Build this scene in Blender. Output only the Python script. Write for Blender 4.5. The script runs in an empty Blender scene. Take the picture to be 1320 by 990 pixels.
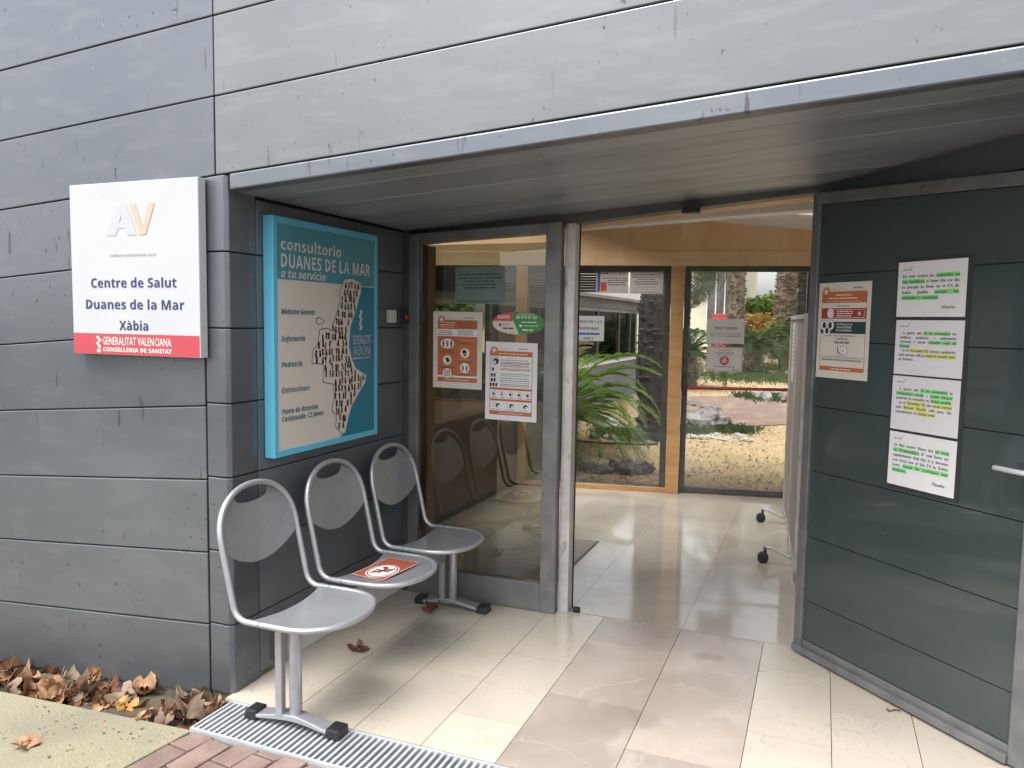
import bpy, bmesh, math, random
from mathutils import Vector, Matrix
R = math.radians
random.seed(7)
sc = bpy.context.scene
COL = sc.collection

# ------------------------------------------------------------------ camera, sky, sun, exposure
def cam_axes(yaw, pitch, roll):
    f = Vector((-math.sin(yaw)*math.cos(pitch), math.cos(yaw)*math.cos(pitch), -math.sin(pitch)))
    r0 = Vector((math.cos(yaw), math.sin(yaw), 0)); u0 = r0.cross(f)
    r = math.cos(roll)*r0 + math.sin(roll)*u0
    return r, r.cross(f), f
cr, cu, cf = cam_axes(R(21.63), R(4.6), R(.877))
cd = bpy.data.cameras.new('camera'); cam = bpy.data.objects.new('camera', cd); COL.objects.link(cam)
cam.matrix_world = Matrix(((cr.x, cu.x, -cf.x, 0), (cr.y, cu.y, -cf.y, 0), (cr.z, cu.z, -cf.z, 1.55), (0, 0, 0, 1)))
cd.sensor_width = 36; cd.lens = 36*1005/1320; cd.clip_start = .05; cd.clip_end = 1500
sc.camera = cam

SUN_EL, SUN_AZ = R(66), R(204)          # azimuth clockwise from +Y
w = bpy.data.worlds.new('World'); sc.world = w; w.use_nodes = True
nt = w.node_tree; bg = nt.nodes['Background']
sky = nt.nodes.new('ShaderNodeTexSky'); sky.sky_type = 'NISHITA'; sky.sun_disc = False
sky.sun_elevation = SUN_EL; sky.sun_rotation = SUN_AZ; sky.air_density = 1.0; sky.dust_density = 4.0; sky.ozone_density = 1.0
hs = nt.nodes.new('ShaderNodeHueSaturation'); hs.inputs['Saturation'].default_value = .24
nt.links.new(sky.outputs[0], hs.inputs['Color']); nt.links.new(hs.outputs[0], bg.inputs[0])
bg.inputs[1].default_value = .15
sd = bpy.data.lights.new('sun', 'SUN'); sd.energy = .9; sd.angle = R(48); sd.color = (1, .975, .94)
so = bpy.data.objects.new('sun', sd); COL.objects.link(so)
sdir = Vector((math.sin(SUN_AZ)*math.cos(SUN_EL), math.cos(SUN_AZ)*math.cos(SUN_EL), math.sin(SUN_EL)))
so.rotation_euler = sdir.to_track_quat('Z', 'Y').to_euler(); so.location = sdir*30
sc.view_settings.view_transform = 'Standard'; sc.view_settings.look = 'None'; sc.view_settings.gamma = 1
sc.view_settings.use_curve_mapping = False
sc.view_settings.exposure = 1.5
sc.render.engine = 'CYCLES'
cy = sc.cycles
cy.max_bounces = 10; cy.diffuse_bounces = 5; cy.glossy_bounces = 4; cy.transmission_bounces = 6; cy.transparent_max_bounces = 16
cy.caustics_reflective = False; cy.caustics_refractive = False; cy.use_denoising = True; cy.sample_clamp_indirect = 6

# ------------------------------------------------------------------ materials
MATS = {}
def lin(h):
    c = [int(h[i:i+2], 16)/255 for i in (0, 2, 4)]
    return tuple(x/12.92 if x <= .04045 else ((x+.055)/1.055)**2.4 for x in c)
def mat(name, c, rough=.5, metal=0, c2=None, scale=6, det=5, bump=0, bscale=None, stretch=(1, 1, 1), spec=.5, lo=.35, hi=.65, rv=0, dist=0):
    m = bpy.data.materials.new(name); m.use_nodes = True; MATS[name] = m
    t = m.node_tree; p = t.nodes['Principled BSDF']
    p.inputs['Base Color'].default_value = (*c, 1); p.inputs['Roughness'].default_value = rough
    p.inputs['Metallic'].default_value = metal; p.inputs['Specular IOR Level'].default_value = spec
    if c2 or bump or rv:
        tc = t.nodes.new('ShaderNodeTexCoord'); mp = t.nodes.new('ShaderNodeMapping'); mp.inputs['Scale'].default_value = stretch
        t.links.new(tc.outputs['Object'], mp.inputs[0])
        n = t.nodes.new('ShaderNodeTexNoise'); n.inputs['Scale'].default_value = scale; n.inputs['Detail'].default_value = det
        n.inputs['Distortion'].default_value = dist
        t.links.new(mp.outputs[0], n.inputs['Vector'])
        mr = t.nodes.new('ShaderNodeMapRange'); mr.inputs[1].default_value = lo; mr.inputs[2].default_value = hi
        t.links.new(n.outputs['Fac'], mr.inputs[0])
        if c2:
            mx = t.nodes.new('ShaderNodeMix'); mx.data_type = 'RGBA'
            mx.inputs['A'].default_value = (*c, 1); mx.inputs['B'].default_value = (*c2, 1)
            t.links.new(mr.outputs[0], mx.inputs['Factor']); t.links.new(mx.outputs['Result'], p.inputs['Base Color'])
        if rv:
            m2 = t.nodes.new('ShaderNodeMapRange'); m2.inputs[3].default_value = rough-rv; m2.inputs[4].default_value = rough+rv
            t.links.new(mr.outputs[0], m2.inputs[0]); t.links.new(m2.outputs[0], p.inputs['Roughness'])
        if bump:
            b = t.nodes.new('ShaderNodeBump'); b.inputs['Strength'].default_value = bump; b.inputs['Distance'].default_value = .01
            if bscale:
                n2 = t.nodes.new('ShaderNodeTexNoise'); n2.inputs['Scale'].default_value = bscale; n2.inputs['Detail'].default_value = 4
                t.links.new(mp.outputs[0], n2.inputs['Vector']); t.links.new(n2.outputs['Fac'], b.inputs['Height'])
            else: t.links.new(n.outputs['Fac'], b.inputs['Height'])
            t.links.new(b.outputs[0], p.inputs['Normal'])
    return m
def bsdf(m): return m.node_tree.nodes['Principled BSDF']
def overlay(m, color, scale, stretch, lo, hi, strength=1, seed=0, mask_scale=None):
    """noise-thresholded marks of their own colour over whatever drives the base colour"""
    t = m.node_tree; p = bsdf(m); inp = p.inputs['Base Color']
    tc = t.nodes.new('ShaderNodeTexCoord'); mp = t.nodes.new('ShaderNodeMapping'); mp.inputs['Scale'].default_value = stretch
    mp.inputs['Location'].default_value = (seed, seed*.7, seed*1.3)
    t.links.new(tc.outputs['Object'], mp.inputs[0])
    n = t.nodes.new('ShaderNodeTexNoise'); n.inputs['Scale'].default_value = scale; n.inputs['Detail'].default_value = 2
    t.links.new(mp.outputs[0], n.inputs['Vector'])
    mr = t.nodes.new('ShaderNodeMapRange'); mr.inputs[1].default_value = lo; mr.inputs[2].default_value = hi; mr.inputs[4].default_value = strength
    t.links.new(n.outputs['Fac'], mr.inputs[0])
    fac = mr.outputs[0]
    if mask_scale:
        n2 = t.nodes.new('ShaderNodeTexNoise'); n2.inputs['Scale'].default_value = mask_scale
        t.links.new(tc.outputs['Object'], n2.inputs['Vector'])
        m2 = t.nodes.new('ShaderNodeMapRange'); m2.inputs[1].default_value = .45; m2.inputs[2].default_value = .6
        t.links.new(n2.outputs['Fac'], m2.inputs[0])
        mu = t.nodes.new('ShaderNodeMath'); mu.operation = 'MULTIPLY'; t.links.new(fac, mu.inputs[0]); t.links.new(m2.outputs[0], mu.inputs[1]); fac = mu.outputs[0]
    mx = t.nodes.new('ShaderNodeMix'); mx.data_type = 'RGBA'; mx.inputs['B'].default_value = (*color, 1)
    t.links.new(fac, mx.inputs['Factor'])
    if inp.links: t.links.new(inp.links[0].from_socket, mx.inputs['A'])
    else: mx.inputs['A'].default_value = inp.default_value
    t.links.new(mx.outputs['Result'], inp)
def per_piece(m, amount=.25):
    """multiplies the base colour with a value that each tile, brick or panel carries (attribute 'tone')"""
    t = m.node_tree; inp = bsdf(m).inputs['Base Color']
    a = t.nodes.new('ShaderNodeAttribute'); a.attribute_name = 'tone'
    mr = t.nodes.new('ShaderNodeMapRange'); mr.inputs[3].default_value = 1-amount; mr.inputs[4].default_value = 1+amount
    t.links.new(a.outputs['Fac'], mr.inputs[0])
    mx = t.nodes.new('ShaderNodeVectorMath'); mx.operation = 'SCALE'
    if inp.links: t.links.new(inp.links[0].from_socket, mx.inputs[0])
    else: mx.inputs[0].default_value = inp.default_value[:3]
    t.links.new(mr.outputs[0], mx.inputs['Scale']); t.links.new(mx.outputs[0], inp)
def glass_mat(name, tint, f0=1.5, rough=.0):
    m = bpy.data.materials.new(name); m.use_nodes = True; MATS[name] = m
    t = m.node_tree; t.nodes.remove(t.nodes['Principled BSDF']); out = t.nodes['Material Output']
    tr = t.nodes.new('ShaderNodeBsdfTransparent'); tr.inputs[0].default_value = (*tint, 1)
    gl = t.nodes.new('ShaderNodeBsdfGlossy'); gl.inputs['Roughness'].default_value = rough
    fr = t.nodes.new('ShaderNodeFresnel'); fr.inputs[0].default_value = f0
    mx = t.nodes.new('ShaderNodeMixShader')
    t.links.new(fr.outputs[0], mx.inputs[0]); t.links.new(tr.outputs[0], mx.inputs[1]); t.links.new(gl.outputs[0], mx.inputs[2])
    t.links.new(mx.outputs[0], out.inputs[0]); return m

zinc = mat('zinc', (.14, .157, .175), .36, .6, (.17, .185, .203), 1.2, 4, .30, 1.8, (.8, 1, 1.2), rv=.06)
overlay(zinc, (.25, .255, .255), 9, (.5, 1, 1.6), .5, .75, .28, 3)            # wind-blown dust bands
overlay(zinc, (.07, .07, .075), 30, (1, 1, .13), .68, .72, .8, 11, 2.2)     # runs
overlay(zinc, (.06, .06, .065), 55, (1, 1, .6), .695, .725, .9, 23, 3)        # insect spots
overlay(zinc, (.5, .5, .48), 24, (1.5, 1, .8), .715, .75, .28, 5, 2)           # pale scuffs
per_piece(zinc, .08)
zinc_warm = mat('zinc_pale', (.182, .192, .199), .38, .55, (.212, .222, .229), 1.4, 4, .30, 1.8, (.7, 1, 1.4), rv=.06)  # paler and less blue than the panels on the left
overlay(zinc_warm, (.33, .33, .32), 11, (.45, 1, 2.2), .5, .75, .2, 2)
overlay(zinc_warm, (.09, .09, .09), 30, (1, 1, .13), .685, .725, .6, 14, 2.2)
overlay(zinc_warm, (.08, .08, .08), 55, (1, 1, .6), .695, .725, .9, 27, 3)
per_piece(zinc_warm, .05)
dark_zinc = mat('zinc_recess', (.135, .152, .168), .4, .35, (.165, .182, .198), 2, 4, .05, 30, (1, .6, 2), rv=.05)
overlay(dark_zinc, (.3, .3, .3), 40, (1, 1, 1), .74, .79, .6, 8, 3)
per_piece(dark_zinc, .06)
soffit_zinc = mat('soffit_zinc', (.265, .295, .32), .34, .3, (.32, .35, .375), 2.2, 4, .06, 3, (.4, 1, 1), rv=.05)
overlay(soffit_zinc, (.14, .13, .115), 4, (.25, 2, 1), .55, .72, .5, 3)
per_piece(soffit_zinc, .07)
backing = mat('joint_shadow_backing', (.03, .03, .032), .8)
steel = mat('grey_steel', (.17, .175, .18), .45, .5, (.23, .235, .235), 9, 5, .1, 60)
overlay(steel, (.16, .07, .03), 22, (1, 1, 1), .68, .76, .9, 4, 2.5)
steel_dark = mat('dark_steel', (.075, .075, .075), .45, .4, (.11, .108, .1), 8, 5, .08, 60)
overlay(steel_dark, (.13, .055, .025), 25, (1, 1, 1), .68, .76, .8, 9, 3)
alu = mat('worn_aluminium', (.48, .47, .46), .4, .5, (.62, .6, .58), 12, 5)
overlay(alu, (.2, .15, .11), 18, (1, 1, .4), .62, .72, .7, 2)
silver = mat('silver_paint', (.40, .41, .43), .33, .55, (.44, .45, .47), 20, 3, spec=.6)
silver_plate = mat('silver_sheet', (.345, .36, .385), .28, .5, (.385, .40, .425), 8, 4, .02, 150, spec=.6)
overlay(silver_plate, (.22, .225, .23), 16, (.4, 2, 1), .60, .72, .35, 3)
overlay(silver_plate, (.14, .14, .145), 70, (1, .3, 1), .70, .75, .5, 9, 4)
black_pl = mat('black_plastic', (.014, .014, .016), .35, 0, (.022, .022, .024), 30)
black_rub = mat('black_rubber', (.02, .02, .02), .7)
wood = mat('varnished_wood', (.46, .25, .10), .38, 0, (.56, .33, .14), 3, 6, .05, 60, (1, 1, 5), dist=.6)
wood_panel = mat('wood_panel', (.68, .46, .25), .4, 0, (.78, .57, .34), 2.2, 6, .04, 40, (1, 1, .7), dist=.8)
wood_dark = mat('dark_wood', (.085, .04, .022), .4, 0, (.12, .06, .032), 3, 5, .04, 40, (1, 1, 4))
plaster = mat('white_plaster', (.74, .73, .7), .8, 0, (.66, .65, .62), 3, 4)
plaster_grey = mat('grey_render', (.15, .157, .165), .85, 0, (.19, .197, .205), 3, 5, .2, 60)
cream = mat('cream_wall', (.62, .58, .47), .8, 0, (.55, .52, .43), 1, 4)
white_metal = mat('white_metal', (.72, .72, .71), .4, 0, (.66, .66, .65), 5)
blue_metal = mat('blue_grey_post', (.06, .085, .11), .45, .3, (.08, .105, .13), 8)
roofm = mat('roof_felt', (.12, .12, .12), .9, 0, (.16, .16, .15), 4)
concrete = mat('plinth_concrete', (.27, .24, .2), .9, 0, (.14, .12, .085), 9, 6, .6, 40)
overlay(concrete, (.08, .09, .03), 7, (1, 1, 1), .55, .66, .8, 3)
pavem = mat('yellow_concrete', (.285, .26, .175), .85, 0, (.235, .215, .15), 1.6, 8, .5, 90)
overlay(pavem, (.22, .215, .15), 6, (1, 1, 1), .52, .72, .55, 6)
overlay(pavem, (.17, .16, .11), 2.2, (1, 1, 1), .54, .68, .4, 31)
overlay(pavem, (.40, .37, .30), 9, (1, 1, 1), .68, .74, .6, 17, 2)
overlay(pavem, (.22, .19, .12), 110, (1, 1, 1), .62, .70, .75, 2, 3)
soil = mat('soil', (.06, .045, .03), .95, 0, (.11, .085, .055), 20, 6, .8, 60)
earth = mat('asphalt', (.06, .06, .06), .9, 0, (.085, .083, .08), 2, 6, .3, 80)
brick = mat('clay_paver', (.175, .115, .095), .85, 0, (.25, .178, .15), 9, 6, .4, 70)
overlay(brick, (.08, .05, .045), 120, (1, 1, 1), .68, .74, .8, 1)
per_piece(brick, .18)
galv = mat('galvanised_steel', (.46, .48, .5), .38, .25, (.55, .57, .59), 14, 4)
gravel = mat('tan_gravel', (.28, .19, .095), .95, 0, (.50, .375, .205), 40, 9, 1, 70, lo=.38, hi=.62)
overlay(gravel, (.24, .21, .075), .9, (1, 1, 1), .52, .7, .55, 4)
overlay(gravel, (.11, .075, .04), 22, (1, 1, 1), .58, .66, .8, 9, 1.2)
overlay(gravel, (.15, .15, .05), 7, (1, 1, 1), .56, .7, .55, 19, .8)
overlay(gravel, (.62, .54, .38), 45, (1, 1, 1), .62, .68, .8, 13)
red_gravel = mat('red_gravel', (.16, .10, .08), .95, 0, (.27, .19, .15), 34, 8, 1, 60)
overlay(red_gravel, (.34, .26, .16), 3, (1, 1, 1), .5, .68, .6, 3)
overlay(red_gravel, (.09, .06, .045), 30, (1, 1, 1), .62, .7, .7, 6)
rockm = mat('limestone', (.19, .18, .16), .9, 0, (.36, .35, .32), 7, 8, .9, 22)
overlay(rockm, (.1, .095, .08), 9, (1, 1, 1), .55, .63, .8, 4)
rock_pale = mat('pale_stone', (.33, .31, .275), .9, 0, (.47, .45, .41), 9, 6, .7, 30)
rock_dark = mat('weathered_stone', (.14, .125, .1), .92, 0, (.25, .23, .19), 10, 8, .9, 26)
bark = mat('palm_bark', (.008, .0065, .0055), .95, 0, (.03, .024, .018), 25, 6, .9, 50, (1, 1, .3))
bark_l = mat('palm_trunk', (.12, .095, .07), .95, 0, (.2, .165, .125), 16, 6, .9, 40, (1, 1, .4))
def leafmat(name, c, c2):
    m = mat(name, c, .5, 0, c2, 2.5, 4, spec=.35); bsdf(m).inputs['Subsurface Weight'].default_value = 0
    t = m.node_tree; tl = t.nodes.new('ShaderNodeBsdfTranslucent'); tl.inputs[0].default_value = (c2[0]*1.3, c2[1]*1.35, c2[2]*.7, 1)
    mx = t.nodes.new('ShaderNodeMixShader'); mx.inputs[0].default_value = .35
    t.links.new(bsdf(m).outputs[0], mx.inputs[1]); t.links.new(tl.outputs[0], mx.inputs[2]); t.links.new(mx.outputs[0], t.nodes['Material Output'].inputs[0])
    return m
fern = leafmat('sago_leaf', (.095, .18, .025), (.18, .29, .045))
fern_d = leafmat('cycad_leaf', (.022, .055, .022), (.045, .09, .03))
palm_leaf = leafmat('palm_leaf', (.04, .065, .03), (.07, .10, .045))
bush = leafmat('bush_leaf', (.10, .17, .03), (.19, .27, .05))
bush_d = leafmat('shrub_leaf', (.04, .085, .025), (.08, .13, .04))
rust = leafmat('autumn_shrub_leaf', (.28, .12, .035), (.36, .2, .06))
grassm = leafmat('ground_plant_leaf', (.06, .10, .04), (.11, .16, .07))
dry1 = mat('dry_leaf_tan', (.42, .245, .135), .7, 0, (.26, .13, .06), 22, 5, .3, 60)
dry2 = mat('dry_leaf_brown', (.17, .065, .03), .7, 0, (.10, .04, .02), 22, 5, .3, 60)
dry3 = mat('dry_leaf_yellow', (.46, .26, .06), .65, 0, (.33, .16, .04), 18, 5, .2, 60)
dry4 = mat('dry_leaf_grey', (.28, .20, .135), .75, 0, (.23, .165, .115), 22, 5, .3, 60)

def marble(name, c, c2, vein, vstr, rough, vs=1.6, amount=.1):
    m = mat(name, c, rough, 0, c2, 1.3, 6, dist=.8, rv=.03, spec=.5)
    t = m.node_tree; p = bsdf(m)
    tc = t.nodes.new('ShaderNodeTexCoord')
    off = t.nodes.new('ShaderNodeAttribute'); off.attribute_name = 'tone'
    sc_ = t.nodes.new('ShaderNodeVectorMath'); sc_.operation = 'SCALE'; sc_.inputs['Scale'].default_value = 37
    cmb = t.nodes.new('ShaderNodeCombineXYZ')
    for i in range(3): t.links.new(off.outputs['Fac'], cmb.inputs[i])
    t.links.new(cmb.outputs[0], sc_.inputs[0])
    ad = t.nodes.new('ShaderNodeVectorMath'); ad.operation = 'ADD'
    t.links.new(tc.outputs['Object'], ad.inputs[0]); t.links.new(sc_.outputs[0], ad.inputs[1])
    wn = t.nodes.new('ShaderNodeTexNoise'); wn.inputs['Scale'].default_value = 2.2; wn.inputs['Detail'].default_value = 6
    t.links.new(ad.outputs[0], wn.inputs['Vector'])
    ms = t.nodes.new('ShaderNodeVectorMath'); ms.operation = 'SCALE'; ms.inputs['Scale'].default_value = .55
    t.links.new(wn.outputs['Color'], ms.inputs[0])
    a2 = t.nodes.new('ShaderNodeVectorMath'); a2.operation = 'ADD'; t.links.new(ad.outputs[0], a2.inputs[0]); t.links.new(ms.outputs[0], a2.inputs[1])
    vo = t.nodes.new('ShaderNodeTexVoronoi'); vo.feature = 'DISTANCE_TO_EDGE'; vo.inputs['Scale'].default_value = vs
    t.links.new(a2.outputs[0], vo.inputs['Vector'])
    mr = t.nodes.new('ShaderNodeMapRange'); mr.inputs[1].default_value = 0; mr.inputs[2].default_value = .013; mr.inputs[3].default_value = vstr; mr.inputs[4].default_value = 0
    t.links.new(vo.outputs['Distance'], mr.inputs[0])
    n3 = t.nodes.new('ShaderNodeTexNoise'); n3.inputs['Scale'].default_value = 4; t.links.new(a2.outputs[0], n3.inputs['Vector'])
    m3 = t.nodes.new('ShaderNodeMapRange'); m3.inputs[1].default_value = .42; m3.inputs[2].default_value = .62; t.links.new(n3.outputs['Fac'], m3.inputs[0])
    mu = t.nodes.new('ShaderNodeMath'); mu.operation = 'MULTIPLY'; t.links.new(mr.outputs[0], mu.inputs[0]); t.links.new(m3.outputs[0], mu.inputs[1])
    mx = t.nodes.new('ShaderNodeMix'); mx.data_type = 'RGBA'; mx.inputs['B'].default_value = (*vein, 1)
    inp = p.inputs['Base Color']; t.links.new(inp.links[0].from_socket, mx.inputs['A']); t.links.new(mu.outputs[0], mx.inputs['Factor']); t.links.new(mx.outputs['Result'], inp)
    per_piece(m, amount); return m
mar_cream = marble('cream_marble', (.55, .495, .41), (.48, .43, .355), (.25, .19, .125), .42, .2, 4.5, .06)
overlay(mar_cream, (.28, .235, .17), 40, (1.6, .5, 1), .56, .68, .22, 15, 2.5)
overlay(mar_cream, (.14, .11, .08), 130, (1, 1, 1), .70, .76, .6, 21, 3)
overlay(mar_cream, (.40, .33, .22), 3, (1, 1, 1), .6, .75, .4, 5)
mar_grey = marble('grey_pink_marble', (.41, .345, .295), (.30, .255, .22), (.5, .46, .4), .5, .22, 2.2, .12)
overlay(mar_grey, (.5, .44, .39), 6, (1, .6, 1), .55, .72, .5, 18)
overlay(mar_grey, (.12, .095, .08), 130, (1, 1, 1), .71, .76, .6, 25, 3)
overlay(mar_grey, (.16, .13, .105), 4, (1, 1, 1), .62, .76, .5, 8)
mar_in = marble('polished_beige_marble', (.50, .445, .375), (.36, .315, .265), (.3, .27, .22), .4, .08, 1.6, .07)
grout = mat('grout', (.10, .085, .065), .95)

paper = mat('white_paper', (.76, .755, .76), .6, 0, (.72, .715, .72), 12)
paper_pink = mat('pinkish_paper', (.70, .68, .71), .6)
paper_cream = mat('poster_paper', (.68, .63, .56), .55, 0, (.64, .6, .53), 12)
paper_green = mat('glass_dimmed_paper', (.15, .225, .195), .5, 0, (.13, .20, .175), 9)  # dimming by the tinted glass is put into this paper colour
ink = mat('black_ink', (.016, .016, .018), .6)
ink_soft = mat('grey_ink', (.22, .21, .2), .6)
ink_dark = mat('dark_teal_ink', (.012, .05, .055), .6)
navy = mat('navy_ink', (.028, .035, .12), .5)
orange = mat('orange_ink', (.52, .155, .05), .55, 0, (.46, .13, .045), 8)
orange_d = mat('rust_red_ink', (.34, .045, .04), .55)
white_ink = mat('white_ink', (.78, .76, .74), .55)
hl_green = mat('green_highlighter', (.25, .72, .24), .6)
hl_yellow = mat('yellow_highlighter', (.70, .68, .12), .6)
ink_hl = mat('highlighted_ink', (.02, .07, .022), .6)
pale_orange = mat('faded_orange', (.70, .40, .24), .5)
ghost = mat('ghost_logo_grey', (.46, .475, .50), .45)
faded_v = mat('faded_logo_orange', (.56, .42, .31), .5)
paper_win = mat('window_paper', (.86, .855, .85), .6); paper_win_pink = mat('window_paper_pinkish', (.85, .83, .86), .6); paper_win_cream = mat('window_paper_cream', (.84, .80, .74), .6)
for m_ in (paper_win, paper_win_pink, paper_win_cream):
    t_ = m_.node_tree; tl = t_.nodes.new('ShaderNodeBsdfTranslucent'); tl.inputs[0].default_value = (.95, .94, .94, 1)
    mx = t_.nodes.new('ShaderNodeMixShader'); mx.inputs[0].default_value = .78
    t_.links.new(bsdf(m_).outputs[0], mx.inputs[1]); t_.links.new(tl.outputs[0], mx.inputs[2]); t_.links.new(mx.outputs[0], t_.nodes['Material Output'].inputs[0])
sign_white = mat('sign_white', (.50, .51, .525), .4, 0, (.475, .485, .5), 2.5, 5)
overlay(sign_white, (.35, .33, .3), 60, (1, 1, 1), .75, .79, .6, 3)
sign_red = mat('sign_red', (.46, .06, .075), .4)
cyan = mat('cyan_frame', (.12, .48, .66), .35)
sticker_red = mat('faded_red_orange', (.40, .10, .05), .5, 0, (.34, .085, .045), 9)
teal = mat('teal_print', (.075, .29, .35), .22)
teal_sea = mat('sea_teal_print', (.015, .20, .30), .22)
sign_cream = mat('sign_cream', (.66, .61, .54), .25)
teal_ink = mat('teal_ink', (.04, .16, .2), .4)
sign_grey = mat('sign_pale_grey', (.62, .62, .6), .35)
blue_ink = mat('blue_ink', (.035, .09, .42), .5)
green_ink = mat('green_ink', (.045, .28, .055), .45)
red_ink = mat('red_ink', (.62, .07, .045), .45)
skin_ink = [mat('photo_ink_%s' % n, c, .4) for n, c in (('dark', (.012, .012, .014)), ('brown', (.07, .035, .025)), ('red', (.16, .06, .05)), ('grey', (.10, .10, .105)))]
dark_back = mat('dark_backing_card', (.03, .034, .035), .4)
glass_clear = glass_mat('clear_glass', (.985, .99, .985), 1.4)
glass_tint = glass_mat('tinted_glass', (.63, .63, .56), 1.7)
door_glass = mat('back_painted_glass', (.04, .058, .056), .06, 0, (.054, .073, .07), 1.2, 5, spec=.65, rv=.025)
overlay(door_glass, (.06, .075, .07), 3, (.5, .5, 3), .55, .75, .6, 3)
overlay(door_glass, (.25, .27, .26), 60, (1, 1, .5), .76, .79, .7, 7, 2)
screen_m = mat('grey_screen_fabric', (.40, .36, .33), .75, 0, (.35, .315, .29), 5, 4, .1, 200)
red_button = mat('red_button', (.55, .04, .04), .35)

# ------------------------------------------------------------------ mesh builder
import unicodedata
_tx = {}
ALPH = {'sans': (0x1D5A0, 0x1D5BA, 0x1D7E2), 'sansb': (0x1D5D4, 0x1D5EE, 0x1D7EC), 'sansbi': (0x1D63C, 0x1D656, 0x1D7EC), 'serifb': (0x1D400, 0x1D41A, 0x1D7CE)}
def restyle(t, st):
    if st not in ALPH: return t
    A, a, d = ALPH[st]
    return ''.join(chr(A+ord(c)-65) if 'A' <= c <= 'Z' else chr(a+ord(c)-97) if 'a' <= c <= 'z' else chr(d+ord(c)-48) if '0' <= c <= '9' else c for c in t)
def text_geo(s, shear=0, bold=0, st=None):
    if st in ALPH and any(ord(c) > 127 for c in s):
        if (s, shear, bold, st) in _tx: return _tx[(s, shear, bold, st)]
        flat = ''.join(unicodedata.normalize('NFD', c)[0] for c in s)
        v, f, x0, x1 = text_geo(flat, shear, bold, st); v = list(v); f = list(f)
        for i, c in enumerate(s):
            d = unicodedata.normalize('NFD', c)
            if len(d) < 2: continue
            a = text_geo(flat[:i], shear, bold, st)[3] if flat[:i].strip() else 0
            g = text_geo(flat[:i+1], shear, bold, st); cx = (a+g[3])/2+.02+(.08 if st == 'sansbi' else 0)
            y = .76 if c.isupper() else .58; n = len(v); t = {'\u0301': .1, '\u0300': -.1}.get(d[1], 0)
            v += [(cx-.05-t*.6, y), (cx+.05-t*.6, y), (cx+.06+t, y+.15), (cx-.06+t, y+.15)] if t else [(cx-.16, y), (cx+.16, y), (cx+.16, y+.07), (cx-.16, y+.07)]
            f.append((n, n+1, n+2, n+3))
        _tx[(s, shear, bold, st)] = (v, f, x0, x1); return _tx[(s, shear, bold, st)]
    s = restyle(s, st)
    k = (s, shear, bold)
    if k in _tx: return _tx[k]
    c = bpy.data.curves.new('t', 'FONT'); c.body = s; c.size = 1; c.resolution_u = 1 if st else 2; c.shear = shear; c.offset = bold
    o = bpy.data.objects.new('t', c); me = bpy.data.meshes.new_from_object(o)
    v = [tuple(p.co[:2]) for p in me.vertices]; f = [tuple(p.vertices) for p in me.polygons]
    bpy.data.objects.remove(o); bpy.data.curves.remove(c); bpy.data.meshes.remove(me)
    x0 = min((p[0] for p in v), default=0); x1 = max((p[0] for p in v), default=0)
    _tx[k] = (v, f, x0, x1); return _tx[k]
CAP = .72
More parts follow.
